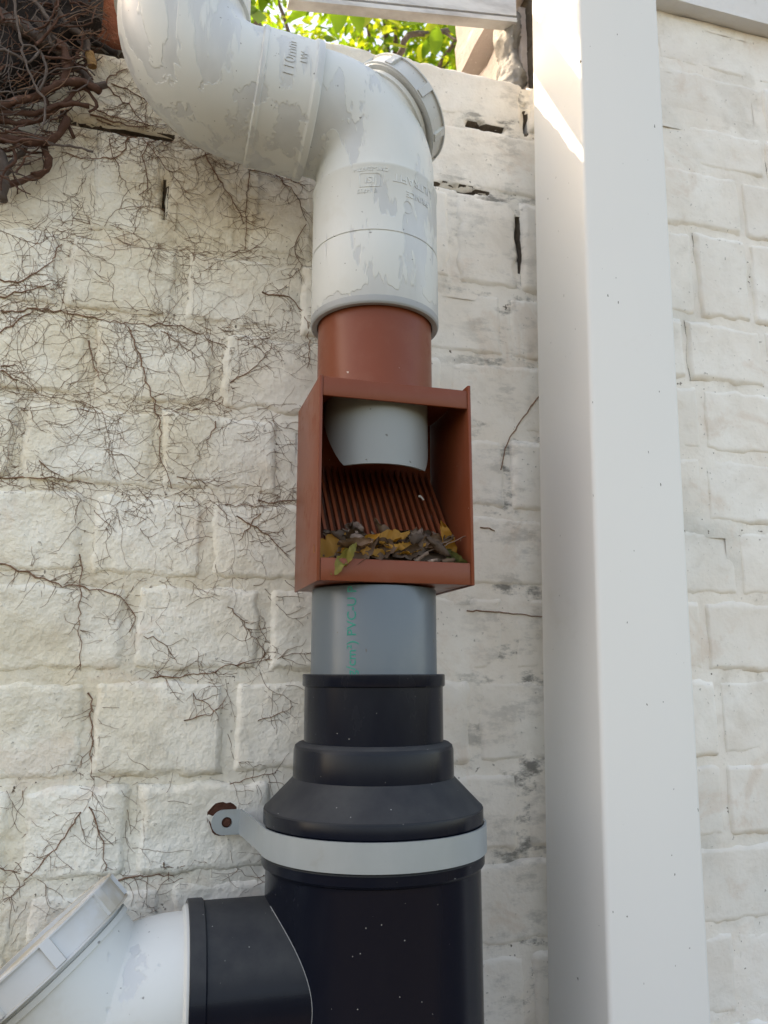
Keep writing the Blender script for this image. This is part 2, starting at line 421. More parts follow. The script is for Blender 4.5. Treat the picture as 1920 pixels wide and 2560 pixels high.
top_ok = (GZZ < .716) | ((GX > .246) & (GZZ < .889))
inside = np.zeros_like(top_ok)
for z0, z1, js, _ in courses:
    for a, b in zip(js[:-1], js[1:]): inside |= (GX > a + .017) & (GX < b - .017) & (GZZ > z0 + .017) & (GZZ < z1 - .017)
top_ok &= ~inside
# mortar sheet
idx = -np.ones((RNX, RNZ), int); idx[top_ok] = np.arange(top_ok.sum())
Vm = np.stack([GX[top_ok], MY[top_ok], GZZ[top_ok]], 1)
q = top_ok[:-1, :-1] & top_ok[1:, :-1] & top_ok[1:, 1:] & top_ok[:-1, 1:]
Fm = np.stack([idx[:-1, :-1][q], idx[1:, :-1][q], idx[1:, 1:][q], idx[:-1, 1:][q]], 1)
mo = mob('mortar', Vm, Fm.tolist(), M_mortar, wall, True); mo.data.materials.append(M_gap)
deep = (MY[:-1, :-1] > WY + .010)[q]; mo.data.polygons.foreach_set('material_index', deep.astype(int).tolist())
# core behind and beyond the modelled bricks
mbc = MB()
mbc.add(*boxv(X0 + .01, X1 - .01, .15, .305, GZ, .706)); mbc.add(*boxv(0.255, X1 - .01, .15, .305, .70, .884))
mbc.add(*boxv(X0 + .002, X1 - .002, .106, .148, GZ, -.792))
mbc.add(*boxv(-6, X0 + .004, .101, .32, GZ, .72)); mbc.add(*boxv(X1 - .004, 6, .101, .32, GZ, .885))
mbc.ob('wall_core', M_mortar, wall, False)
def make_brick(x0, x1, z0, z1, mat, seed, off, depth, jz=.0042, jx=.0042, edge=.0062, topface=False):
    x0 += jx * .7; x1 -= jx * .7; z0 += jz * .7; z1 -= jz * .7 if not topface else 0
    rg = random.Random(seed)
    nx = max(5, int((x1 - x0) / .0030)); nz = max(5, int((z1 - z0) / .0030))
    xs = np.linspace(x0, x1, nx + 1); zs = np.linspace(z0, z1, nz + 1)
    XX, ZZ = np.meshgrid(xs, zs, indexing='ij')
    rawx = np.minimum(XX - x0, x1 - XX); rawx = np.where(rawx > .0025, rawx + np.clip((XX - .27) / .08, 0, 1) * .0042, rawx)
    e = np.minimum(rawx, np.minimum(ZZ - z0, (z1 - ZZ) + (.004 if topface else 0)))
    soft = np.clip((XX - .27) / .08, 0, 1) * .0042
    cx = np.minimum(XX - x0, x1 - XX) + soft; cz = np.minimum(ZZ - z0, z1 - ZZ)
    corner = np.maximum(0, .006 - np.hypot(np.maximum(0, .006 - cx), np.maximum(0, .006 - cz)))     # rounded corners
    e = np.where((cx < .006) & (cz < .006), np.minimum(e, corner), e) if not topface else e
    e2 = e + .0042 * fbm(XX * 60, ZZ * 60, 11, 4)
    t = np.clip(e2 / edge, 0, 1); t = t * t * (3 - 2 * t)
    ra = rough_amt(XX)
    Y = WY + off + .0024 * fbm(XX * 17, ZZ * 17, seed % 97, 3) + .0013 * ra * fbm(XX * 80, ZZ * 80, 3, 3)
    Y = Y + rg.uniform(-.02, .02) * (XX - (x0 + x1) / 2) + rg.uniform(-.03, .03) * (ZZ - (z0 + z1) / 2)
    Y = Y + (.0062 - .0010 * np.clip((XX - .05) / .2, 0, 1)) * (1 - t)
    ew = np.clip(1 - e / .012, 0, 1); Xj = XX + .0034 * fbm(ZZ * 45, XX * 9, seed % 53, 4) * ew; Zj = ZZ + .0034 * fbm(XX * 45, ZZ * 9, seed % 61, 4) * ew
    if topface: Zj = Zj + np.where(ZZ > z1 - .006, .0035 * fbm(XX * 30, XX * 7, seed, 4), 0)
    n = (nx + 1) * (nz + 1); V = np.stack([Xj, Y, Zj], -1).reshape(-1, 3)
    I = np.arange(n).reshape(nx + 1, nz + 1)
    Fc = np.stack([I[:-1, :-1], I[1:, :-1], I[1:, 1:], I[:-1, 1:]], -1).reshape(-1, 4).tolist()
    per = list(I[:, 0]) + list(I[-1, 1:]) + list(I[-2::-1, -1]) + list(I[0, -2:0:-1])
    B = V[per].copy(); B[:, 1] = WY + depth; V = np.vstack([V, B]); m = len(per)
    for k in range(m): Fc.append([per[k], n + k, n + (k + 1) % m, per[(k + 1) % m]])
    Fc.append([n + k for k in range(m)])
    # record the surface for whatever clings to it
    i0, i1 = max(0, int((x0 - RX0) / RS) + 1), min(RNX - 1, int((x1 - RX0) / RS)); k0, k1 = max(0, int((z0 - RZ0) / RS) + 1), min(RNZ - 1, int((z1 - RZ0) / RS))
    ia = np.clip(np.round((gx[i0:i1 + 1] - x0) / (x1 - x0) * nx).astype(int), 0, nx); kb = np.clip(np.round((gz[k0:k1 + 1] - z0) / (z1 - z0) * nz).astype(int), 0, nz)
    RAST[i0:i1 + 1, k0:k1 + 1] = np.minimum(RAST[i0:i1 + 1, k0:k1 + 1], Y[np.ix_(ia, kb)])
    o = mob('brick', V, Fc, mat, wall, True, origin=((x0 + x1) / 2, WY + .03, (z0 + z1) / 2), sharp=70 if topface else None)
    o.data.materials.append(M_gap if not topface else M_cement); nf = nx * nz
    o.data.polygons.foreach_set('material_index', [0] * nf + [1] * (len(Fc) - nf))
    return o
bi = 0
for ci, (z0, z1, js, pitch) in enumerate(courses):
    rg = random.Random(500 + ci)
    for a, b in zip(js[:-1], js[1:]):
        if a < X0 or b > X1 + .06: continue
        if ci == 0 and abs(a + .092) < .001: mt = M_redbrick
        elif ci == 0 and abs(a + .292) < .001: mt = M_redbrick
        else: mt = M_brick
        off = rg.uniform(-.0022, .0012)
        tf = (ci == 0 and b < .25)
        dep = .205 if ci == 0 else .05
        if mt is M_redbrick: off = -.004 if a < -.2 else .012
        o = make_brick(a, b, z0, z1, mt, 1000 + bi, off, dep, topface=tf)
        if mt is M_redbrick: o['label'] = 'bare red brick without paint'
        bi += 1
# end of the taller wall part: pinkish plaster, cement lump, broken edge
def lump(name, fn, nu, nv, mat, parent, origin=None):
    V = []; Fc = []
    for i in range(nu + 1):
        for j in range(nv): V.append(fn(i / nu, j / nv))
    for i in range(nu):
        for j in range(nv):
            j2 = (j + 1) % nv; Fc.append((i * nv + j, i * nv + j2, (i + 1) * nv + j2, (i + 1) * nv + j))
    Fc.append(tuple(range(nv))[::-1]); Fc.append(tuple(nu * nv + j for j in range(nv)))
    return mob(name, V, Fc, mat, parent, True, origin)
def plaster_fn(u, v):
    zz = .715 + u * .157; a = v * 4; k = int(a); f = a - k
    P = [(.236, .135), (.252, .135), (.252, .298), (.236 - .004 * (1 - u), .298 + .008 * math.sin(u * 5))]
    p, q2 = P[k % 4], P[(k + 1) % 4]; x = p[0] + (q2[0] - p[0]) * f; y = p[1] + (q2[1] - p[1]) * f
    w = float(fbm(np.array(y * 40 + x * 9), np.array(zz * 40), 77, 4)) * .004
    return (x + w, y + w * .5, zz)
lump('plaster_end', plaster_fn, 26, 40, M_plaster, wall)
def cement_fn(u, v):
    zz = .722 + u * .150; a = 2 * math.pi * v
    r = .019 + .006 * math.sin(u * 9) + .009 * float(fbm(np.array(math.cos(a) * 2.2 + u * 9), np.array(math.sin(a) * 2.2 + u * 14), 21, 4))
    r *= (math.sin(math.pi * min(1, max(0, u * .9 + .05)))) ** .4
    return (.226 + r * .75 * math.cos(a), .150 + r * 1.25 * math.sin(a), zz)
lump('cement_patch', cement_fn, 44, 36, M_cement, wall)

# ------------------------------------------------------------------ roof slab on the post, channel beam
def rough_block(name, x0, x1, y0, y1, z0, z1, mat, parent, amp, step, seed):
    """box whose faces are subdivided and uneven"""
    bm = bmesh.new(); V, Fc = boxv(x0, x1, y0, y1, z0, z1); vs = [bm.verts.new(v) for v in V]
    for f in Fc: bm.faces.new([vs[i] for i in f])
    bmesh.ops.recalc_face_normals(bm, faces=bm.faces)
    for ax, n in ((0, int((x1 - x0) / step)), (1, int((y1 - y0) / step)), (2, int((z1 - z0) / step))):
        for k in range(1, max(2, n)):
            co = [0, 0, 0]; co[ax] = (x0, y0, z0)[ax] + k * ((x1 - x0), (y1 - y0), (z1 - z0))[ax] / max(2, n); no = [0, 0, 0]; no[ax] = 1
            bmesh.ops.bisect_plane(bm, geom=bm.verts[:] + bm.edges[:] + bm.faces[:], plane_co=co, plane_no=no)
    P = np.array([v.co[:] for v in bm.verts]); nn = [v.normal.copy() for v in bm.verts]; bm.normal_update(); nn = [v.normal.copy() for v in bm.verts]
    w = fbm(P[:, 0] * 40 + P[:, 1] * 23, P[:, 2] * 40 - P[:, 1] * 31, seed, 4) * amp
    for v, a, n in zip(bm.verts, w, nn): v.co += n * float(a)
    me = bpy.data.meshes.new(name); bm.to_mesh(me); bm.free(); me.polygons.foreach_set('use_smooth', [True] * len(me.polygons)); me.set_sharp_from_angle(angle=R(45))
    me.materials.append(mat); o = bpy.data.objects.new(name, me); COL.objects.link(o); o.parent = parent; o.location = -parent.location; return o
slab = empty('lintel_beam', (.9, .1, .85)); tag(slab, 'white painted concrete beam along the wall right of the post, top right corner', 'beam')
rough_block('beam_face', .335, 1.3, .080, .145, .8870, 1.04, M_soffit, slab, .0035, .02, 12)
rough_block('end_block', .2115, .326, .112, .30, .884, .98, M_plaster, slab, .006, .012, 14)
mb = MB(); mb.add(*boxv(1.3, 6, .080, .145, .8870, 1.04)); mb.add(*boxv(.34, 6, .146, .32, .892, 1.02)); mb.ob('beam_rear', M_soffit, slab, False)
beam = empty('channel_beam', (.07, .13, .8)); tag(beam, 'white metal channel beam with a grey groove spanning the gap above the wall', 'beam')
bL, bR = Vector((-.0735, .123, .7868)), Vector((.2255, .123, .8325))
def beam_bar(name, y0, y1, z0, z1, mat, xa=0.):
    d = bR - bL; V, Fc = boxv(0, 1, y0, y1, z0, z1)
    V = [(bL.x + d.x * p[0], bL.y + p[1], bL.z + d.z * p[0] + p[2]) for p in V]
    return mob(name, V, Fc, mat, beam, False)
beam_bar('lower_lip', -.002, .014, .0, .0062, M_alum); beam_bar('groove', .003, .014, .0063, .0105, M_groove); beam_bar('web', -.001, .013, .0106, .058, M_alum)

# ------------------------------------------------------------------ post
def post_fn():
    bm = bmesh.new(); hx, hy = .0497, .0552
    V, Fc = boxv(-hx, hx, -hy, hy, 0, .876 - GZ)
    vs = [bm.verts.new(v) for v in V]
    for f in Fc: bm.faces.new([vs[i] for i in f])
    bmesh.ops.recalc_face_normals(bm, faces=bm.faces)
    es = [e for e in bm.edges if abs(e.verts[0].co.z - e.verts[1].co.z) > .5]
    bmesh.ops.bevel(bm, geom=es, offset=.0042, segments=5, affect='EDGES', profile=.5)
    me = bpy.data.meshes.new('post'); bm.to_mesh(me); bm.free()
    me.polygons.foreach_set('use_smooth', [True] * len(me.polygons)); me.set_sharp_from_angle(angle=R(50)); me.materials.append(M_post); return me
p = bpy.data.objects.new('square_post', post_fn()); COL.objects.link(p)
p.location = (.2467 - 1.45 * math.tan(R(1.4)), .0100, GZ); p.rotation_euler = (0, R(1.4), 0)
tag(p, 'square white painted post standing right of the pipes', 'post')

# ------------------------------------------------------------------ pipes
def arc_path(P, a, b, Rr, n=16):
    a = Vector(a).normalized(); b = Vector(b).normalized(); th = a.angle(b); d = Rr / math.tan(th / 2)
    c = P + (a + b).normalized() * (Rr / math.sin(th / 2)); s = P + a * d; e = P + b * d
    v0, v1 = s - c, e - c; tot = v0.angle(v1); out = []
    for i in range(n + 1):
        t = i / n; v = (v0 * math.sin((1 - t) * tot) + v1 * math.sin(t * tot)) / math.sin(tot)
        tan = ((-a) * math.sin((1 - t) * tot) + b * math.sin(t * tot)).normalized()
        out.append((c + v, tan))
    return out, d
def door_bend(name, P, side, slope, zbot, arm_len, label, m_body, m_cap, c0, c1, cr, rs=.0612, lower=False, qd=None):
    """87 degree access bend: one arm along the wall (side -1 left / +1 right), one down, capped door on the heel"""
    t = empty(name, (P[0], 0, zbot)); tag(t, label, 'pipe fitting')
    P = Vector((P[0], 0, P[1])); dn = Vector((0, 0, -1)); ar = Vector((side * math.cos(slope), 0, math.sin(slope)))
    path, d = arc_path(P, dn, ar, .062)
    up = Vector((0, 0, 1)); zb = zbot; s = []
    at = lambda zz, r: s.append((Vector((P.x, 0, zz)), up, r))
    if not lower:
        at(zb + .05, .0552); at(zb, .0552); at(zb, rs - .0008); at(zb + .0012, rs); at(zb + .0685, rs); at(zb + .0690, rs - .0012); at(zb + .0705, rs - .0012); at(zb + .0710, rs - .0003)
        at(zb + .1345, rs - .0003); at(zb + .136, rs + .0006); at(zb + .1385, rs + .0006); at(zb + .1395, rs - .0025)
    else:
        at(zb, .0552); at(zb, rs); at(P.z - .075, rs); at(P.z - .073, rs - .002)
    for c, tn in path: s.append((c, tn, .0585))
    ae = P + ar * arm_len
    if lower:
        s.append((P + ar * (d + .002), ar, .0585)); s.append((P + ar * (d + .004), ar, .0635)); s.append((ae, ar, .0635)); s.append((ae, ar, .055))
    else: s.append((ae, ar, .0585)); 
    V, Fc = rings(s, 96); body = mob('body', V, Fc, m_body, t, True, sharp=35)
    qd = Vector(qd or (-side, 0, 1)).normalized()
    nr_ = cr - .0065
    V, Fc = rings([(P - qd * .03, qd, nr_ - .002), (P + qd * (c0 - .0075), qd, nr_ - .0005), (P + qd * (c0 - .0070), qd, nr_ + .0020), (P + qd * (c0 - .0028), qd, nr_ + .0020), (P + qd * (c0 - .0024), qd, nr_ - .001), (P + qd * (c1 - .004), qd, nr_ - .001)], 80)
    mob('door_neck', V, Fc, m_body, t, True, sharp=35)
    V, Fc = rings([(P + qd * c0, qd, cr - .006), (P + qd * c0, qd, cr - .0010), (P + qd * (c0 + .001), qd, cr), (P + qd * (c1 - .0015), qd, cr - .0005), (P + qd * c1, qd, cr - .002), (P + qd * c1, qd, cr - .012), (P + qd * (c1 - .003), qd, cr - .0125), (P + qd * (c1 - .003), qd, .004)], 96)
    cap = mob('screw_cap', V, Fc, m_cap, t, True, sharp=30)
    n1 = Vector((0, 1, 0)); n1 = (n1 - qd * n1.dot(qd)).normalized(); n2 = qd.cross(n1)
    for k in range(8):                                      # grip ribs
        an = 2 * math.pi * (k + .35) / 8; mb = MB()
        hw = .0046
        rows = []
        for da in (-hw / cr, -hw / cr * .8, hw / cr * .8, hw / cr):
            e = n1 * math.cos(an + da) + n2 * math.sin(an + da); h = .0028 if abs(da) < hw / cr * .9 else -.0006
            rows.append((P + qd * (c0 + .0022) + e * (cr + h), P + qd * (c1 - .0022) + e * (cr + h - .0004)))
        V = [v for r_ in rows for v in r_]
        e = n1 * math.cos(an) + n2 * math.sin(an)
        low = [P + qd * (c0 + .0012) + e * (cr - .002), P + qd * (c1 - .0012) + e * (cr - .002)]
        Fc = [(0, 1, 3, 2), (2, 3, 5, 4), (4, 5, 7, 6), (0, 2, 4, 6), (1, 7, 5, 3)]
        mb.add(V, Fc); mb.ob('grip_rib', m_cap, cap, False)
    # rim beads on the cap band
    for cc in (c0 + .0012, c1 - .0016):
        V, Fc = rings([(P + qd * (cc - .0008), qd, cr - .001), (P + qd * (cc - .0006), qd, cr + .0016), (P + qd * (cc + .0006), qd, cr + .0016), (P + qd * (cc + .0008), qd, cr - .001)], 96, (False, False))
        mob('cap_bead', V, Fc, m_cap, cap, True, sharp=30)
    return t, P, ar
UB, UP, UA = door_bend('access_bend', (0, .538), -1, R(5), .3222, .1, 'upper white painted access bend with ribbed screw cap and raised lettering, above the red box', M_pw, M_cap, .0240, .0435, .0552)
LB, LP, LA = door_bend('access_bend', (-.219, -.244), 1, 0, -.55, .0680, 'lower white access bend with dusty ribbed screw cap, bottom left corner', M_pw3, M_capd, .0400, .0630, .0630, lower=True, qd=(-.66, .10, .75))
V, Fc = lathe([(.0545, -.50), (.0550, GZ)], (-.219, 0)); mob('standpipe', V, Fc, M_grey, LB, True, sharp=40)
# bare lower rim of the upper socket
V, Fc = lathe([(.0556, .3400), (.0556, .32165), (.0600, .32165), (.0611, .3228), (.06135, .3240), (.06135, .3290), (.0608, .3291)], caps=(False, False)); mob('bare_rim', V, Fc, M_sockgrey, UB, True, sharp=40)

# upper left bend
t = empty('pipe_bend', (-.193, 0, .55)); tag(t, 'large white painted pipe bend turning up at the top left beside the dry creeper', 'pipe fitting')
P2 = UP + UA * (.193 / math.cos(R(5)))
path, d = arc_path(P2, -UA, Vector((0, 0, 1)), .068)
q0 = UP + UA * .0665
s = [(q0 - UA * -.0, UA, .0590), (q0, UA, .0638), (q0 + UA * .0015, UA, .0648), (q0 + UA * .0065, UA, .0648), (q0 + UA * .0085, UA, .0632), (q0 + UA * .0095, UA, .0628),
     (q0 + UA * .052, UA, .0628), (q0 + UA * .053, UA, .0637), (q0 + UA * .0565, UA, .0637), (q0 + UA * .058, UA, .0612)]
for c, tn in path: s.append((c, tn, .0608))
pe = path[-1][0]; zt = pe.z
for zz, r in ((.004, .0608), (.0055, .0640), (.0095, .0644), (.0105, .0636), (.07, .0636), (.072, .0560), (1.2, .0555)): s.append((Vector((pe.x, 0, zt + zz)), (0, 0, 1), r))
V, Fc = rings(s, 96); mob('body', V, Fc, M_pw2, t, True, sharp=35)
UPPER_BEND = t

# raised lettering on the fittings
def cyl_text(name, txt, size, axis_o, axis_d, ref, r, along, ang, mode, mat, parent, h=.0006, align=.5, bold=0.):
    """wrap text on a cylinder; mode: 'h' reads round the pipe, 'flip' upside down round the pipe, 'up' reads up the axis"""
    V, Fc = text_mesh(txt, size, bold)
    xs = [v.x for v in V]; ys = [v.y for v in V]; ox = min(xs) + (max(xs) - min(xs)) * align; oy = (min(ys) + max(ys)) / 2
    A = Vector(axis_d).normalized(); ref = (Vector(ref) - A * Vector(ref).dot(A)).normalized(); tan = A.cross(ref)
    def fn(u, v, w):
        u -= ox; v -= oy
        if mode == 'h': du, dv = u, v
        elif mode == 'flip': du, dv = -u, -v
        elif mode == 'up': du, dv = -v, u
        a = ang + du / r
        return Vector(axis_o) + A * (along + dv) + (ref * math.cos(a) + tan * math.sin(a)) * (r + w)
    V2, F2 = thicken(V, Fc, fn, h)
    return mob(name, V2, F2, mat, parent, False)
TOCAM = -FW
zl = .3222
O3 = (0, 0, 0); Z3 = (0, 0, 1)
for txt, size, zz, an, h in (('CM/L-3247714', .0055, .4535, R(-3), .0005), ('IS 14735', .0055, .4315, R(-6), .0005), ('ULTRAFIT', .0110, .4465, R(39), .0006), ('PRINCE', .0085, .4330, R(42), .0006)):
    cyl_text('raised_lettering', txt, size, O3, Z3, TOCAM, .0609, zz, an, 'flip', M_pw, UB, h)
cyl_text('raised_mark', 'ISI', .0095, O3, Z3, TOCAM, .0609, .4425, R(-4), 'flip', M_pw, UB, .0005)
mb = MB(); pts = []
for (a, b) in [(-.0095, -.006), (-.0085, -.0068), (.0085, -.0068), (.0095, -.006), (.0095, .006), (.0085, .0068), (-.0085, .0068), (-.0095, .006), (-.0095, -.006)]:
    for _ in range(1): pts.append((a, b))
pp = []
tn = Vector((0, 0, 1)).cross(TOCAM)
for (a0, b0), (a1, b1) in zip(pts[:-1], pts[1:]):
    for k in range(6):
        a = a0 + (a1 - a0) * k / 6; b = b0 + (b1 - b0) * k / 6; an = R(-4) + a / .061
        pp.append(Vector((0, 0, .4425 + b)) + (TOCAM * math.cos(an) + tn * math.sin(an)) * .0610)
tube(mb, pp + [pp[0]], .00042, 5); mb.ob('raised_mark', M_pw, UB)
mb = MB(); pp = []
for k in range(18):
    a = R(-120 + k * 14); an = R(30) + .0052 * math.cos(a) / .061
    pp.append(Vector((0, 0, .4195 + .0062 * math.sin(a))) + (TOCAM * math.cos(an) + tn * math.sin(an)) * .0610)
tube(mb, pp, .00035, 5); mb.ob('raised_mark', M_pw, UB)
cyl_text('raised_lettering', '110mm', .0150, UP, -UA, (0, -1, 0), .0628, -(.0665 + .0245), R(8), 'h', M_pw2, UPPER_BEND, .0007) if False else None
def arm_text(txt, size, along, ang):
    # reads round the sloping arm, bottom to top on the camera side
    V, Fc = text_mesh(txt, size); xs = [v.x for v in V]; ys = [v.y for v in V]; ox = (min(xs) + max(xs)) / 2; oy = (min(ys) + max(ys)) / 2
    A = UA; ref = Vector((0, -1, 0)); upv = Vector((0, 0, 1)); upv = (upv - A * upv.dot(A)).normalized(); r = .0628
    fn = lambda u, v, w: UP + A * (along + (v - oy)) + (ref * math.cos(ang + (u - ox) / r) + upv * math.sin(ang + (u - ox) / r)) * (r + w)
    V2, F2 = thicken(V, Fc, fn, .0007); mob('raised_lettering', V2, F2, M_pw2, UPPER_BEND, False)
arm_text('110mm', .0135, .0985, R(4)); arm_text('LW', .0085, .0860, R(6))

# ------------------------------------------------------------------ red leaf filter box
box = empty('leaf_filter_box', (0, 0, .0735)); tag(box, 'terracotta red plastic leaf filter box with open front, holding dead leaves', 'leaf filter')
bx0, bx1, by0, by1, bz0, bz1 = -.0645, .0735, -.058, .045, .0735, .2490
bbox('side_panel', bx0, bx0 + .003, by0, by1, bz0 - .001, bz1, M_red, box, .0008)
bbox('side_panel', bx1 - .003, bx1, by0 - .001, by1, bz0 - .001, bz1 + .004, M_red, box, .001)
bbox('back_panel', bx0 + .0032, bx1 - .0032, by1 - .003, by1 - .0002, bz0, bz1 - .001, M_red, box, .0005)
bbox('top_panel', bx0 + .0032, bx1 - .0032, by0 + .0032, by1 - .0032, bz1 - .0045, bz1 - .001, M_red, box, .0005)
bbox('bottom_panel', bx0 + .0032, bx1 - .0032, by0 + .0034, by1 - .0034, bz0, bz0 + .003, M_red, box, .0005)
bbox('top_lip', bx0 + .0031, bx1 - .0031, by0 + .0002, by0 + .0030, .2310, bz1 - .0008, M_red, box, .0008)
bbox('bottom_lip', bx0 + .0031, bx1 - .0031, by0 + .0002, by0 + .0032, bz0 - .0006, .0920, M_red, box, .0010)
V, Fc = lathe([(.0505, .335), (.0542, .335), (.0542, .2505), (.0552, .2490), (.0552, .2485)]); mob('neck', V, Fc, M_red, box, True, sharp=40)
sq = []; segs = 72
Vs = []; Fs = []
for ring, (rr, ztop) in enumerate(((.0490, .2440), (.0490, None), (.0462, None), (.0462, .2440))):
    for k in range(segs):
        a = 2 * math.pi * k / segs; x = rr * math.cos(a); y = rr * math.sin(a)
        zb = min(.2435, .1775 + max(0, y + .031) * 1.5)
        Vs.append((x + .001, y, ztop if ztop else zb))
for i in range(3):
    for k in range(segs):
        k2 = (k + 1) % segs; Fs.append((i * segs + k, i * segs + k2, (i + 1) * segs + k2, (i + 1) * segs + k))
mob('inner_spout', Vs, Fs, M_spout, box, True, sharp=35)
nb = 20
for i in range(nb):
    x = bx0 + .0085 + (bx1 - bx0 - .017) * i / (nb - 1)
    ya, za, yb, zb2 = by0 + .0045, .0820, by1 - .0036, .1960
    V = []
    for y, zz in ((ya, za), (yb, zb2)):
        for dx, dz in ((-.0016, -.006), (.0016, -.006), (.0013, 0), (-.0013, 0)): V.append((x + dx, y, zz + dz))
    mob('grille_bar', V, [(0, 1, 2, 3), (4, 7, 6, 5), (0, 4, 5, 1), (1, 5, 6, 2), (2, 6, 7, 3), (3, 7, 4, 0)], M_red, box, False)

# ------------------------------------------------------------------ grey pipe, reducer, tee
gp = empty('grey_pipe', (0, 0, 0)); tag(gp, 'short grey plastic pipe with green print between the red box and the black reducer', 'pipe')
V, Fc = lathe([(.0525, .0715), (.0553, .0715), (.0556, .0705), (.0556, -.045), (.0525, -.045)], caps=(False, False)); mob('pipe_wall', V, Fc, M_grey, gp, True, sharp=40)
cyl_text('printed_lettering', 'g/cm²) PVC-U P', .0114, O3, Z3, TOCAM, .0557, .0335, R(-17.5), 'up', M_green, gp, .00012, bold=.00010)
rd = tag(empty('pipe_reducer', (0, 0, -.124)), 'black plastic stepped reducer with dusty cone under the grey pipe', 'pipe fitting')
V, Fc = lathe([(.0560, -.0300), (.0560, -.0030), (.0565, -.0018), (.0618, -.0018), (.0625, -.0026), (.0625, -.0108), (.0619, -.0120), (.0606, -.0126), (.0604, -.0585), (.0620, -.0586), (.0652, -.0592), (.0678, -.0612), (.0690, -.0650),
    (.0692, -.0872), (.0700, -.0882), (.0890, -.1075), (.0912, -.1098), (.0926, -.1108), (.0932, -.1122), (.0932, -.1222), (.0925, -.1232), (.088, -.1235)], segs=128, caps=(False, True)); mob('body', V, Fc, M_black, rd, True, sharp=28)
tee = tag(empty('pipe_tee', (0, 0, GZ)), 'large black plastic pipe tee with side branch, bottom centre', 'pipe fitting')
V, Fc = lathe([(.088, -.1236), (.0912, -.1236), (.0914, -.1462), (.0928, -.1466), (.0935, -.1475), (.0935, -.1545), (.0925, -.1562), (.0908, -.1572), (.0902, -.1600), (.0900, -.30), (.0900, GZ)], segs=128); mob('run', V, Fc, M_black, tee, True, sharp=28)
AX = Vector((-1, 0, 0)); bz = -.243
V, Fc = rings([(Vector((x, 0, bz)), AX, r) for x, r in ((-.03, .0640), (-.1385, .0640), (-.1390, .0652), (-.1398, .0662), (-.1505, .0662), (-.1512, .0655), (-.1512, .0560))], 96); mob('branch', V, Fc, M_black, tee, True, sharp=30)
M_scr = N('pale_scratch', .6, (.35, .36, .36)).m
mb = MB(); pp = []
for k in range(40):                                          # pale seam where branch meets run
    a = R(75 - k * 2.6); yy = -.0641 * math.cos(a); zz = .0641 * math.sin(a); xx = -math.sqrt(max(0, .0902 ** 2 - yy * yy))
    pp.append(Vector((xx - .0001, yy - .0002, bz + zz)))
tube(mb, pp, .00022, 5); mb.ob('seam', M_scr, tee)

# ------------------------------------------------------------------ clamp
cl = tag(empty('pipe_clamp', (0, .09, -.134)), 'pale grey strap clamp round the black pipe with a lug screwed to the wall', 'clamp')
prof = []
for k in range(0, 61):
    a = math.pi + math.pi * k / 60; prof.append((.0938 * math.cos(a), .0938 * math.sin(a)))
prof = [(-.1022, .0862), (-.1000, .07), (-.0950, .02)] + prof + [(.0950, .02), (.1000, .07), (.1022, .0862)]
Vs = []; Fs = []
for i, (x, y) in enumerate(prof):
    pv = Vector((*prof[max(i - 1, 0)], 0)); nx_ = Vector((*prof[min(i + 1, len(prof) - 1)], 0)); tn_ = (nx_ - pv).normalized(); nn = Vector((tn_.y, -tn_.x, 0))
    for o_, zz in ((0, -.1452), (.0018, -.1452), (.0018, -.1234), (0, -.1234)): Vs.append((x + nn.x * o_, y + nn.y * o_, zz))
for i in range(len(prof) - 1):
    for k in range(4): k2 = (k + 1) % 4; Fs.append((i * 4 + k, i * 4 + k2, (i + 1) * 4 + k2, (i + 1) * 4 + k))
Fs += [(3, 2, 1, 0), tuple((len(prof) - 1) * 4 + k for k in range(4))]
mob('strap', Vs, Fs, M_strap, cl, True, sharp=35)
def lug(sx):
    # flat rounded tab with a screw hole
    zc = -.1343; hh = .0108; outer = [(-.1026, zc - hh), (-.1026, zc + hh)]; xc = -.1180
    for k in range(0, 17): a = R(90 + k * 180 / 16); outer.append((xc + hh * math.cos(a), zc + hh * math.sin(a)))
    n = 48; V = []; Fc = []
    import bisect
    ring_o = []
    for k in range(n):
        a = 2 * math.pi * k / n; dx, dz = math.cos(a), math.sin(a); hc = Vector((-.1150, zc))
        best = 9
        pts_ = outer + [outer[0]]
        for (xa, za), (xb, zb_) in zip(pts_[:-1], pts_[1:]):
            den = dx * (zb_ - za) - dz * (xb - xa)
            if abs(den) < 1e-12: continue
            tt = ((xa - hc.x) * (zb_ - za) - (za - hc.y) * (xb - xa)) / den; ss = ((xa - hc.x) * dz - (za - hc.y) * dx) / den
            if tt > 0 and -1e-6 <= ss <= 1 + 1e-6: best = min(best, tt)
        ring_o.append((hc.x + dx * best, hc.y + dz * best))
    for y in (.0846, .0874):
        for k in range(n): V.append((sx * -ring_o[k][0] * -1 if sx > 0 else ring_o[k][0] * -1, y, ring_o[k][1]))
        for k in range(n):
            a = 2 * math.pi * k / n; x = -.1150 + .0047 * math.cos(a); V.append((x if sx > 0 else -x, y, zc + .0047 * math.sin(a)))
    for k in range(n):
        k2 = (k + 1) % n
        Fc += [(k, k2, n + k2, n + k), (2 * n + k2, 2 * n + k, 3 * n + k, 3 * n + k2), (k2, k, 2 * n + k, 2 * n + k2), (n + k, n + k2, 3 * n + k2, 3 * n + k)]
    o = mob('lug', V, Fc, M_strap, cl, True, sharp=35)
    V, Fc = rings([(Vector((-.1150 * sx, .1010, zc)), (0, -1, 0), .0043), (Vector((-.1150 * sx, .0868, zc)), (0, -1, 0), .0043), (Vector((-.1150 * sx, .0858, zc)), (0, -1, 0), .0034)], 20)
    mob('screw', V, Fc, M_rust, cl, True, sharp=35)
lug(1); lug(-1)
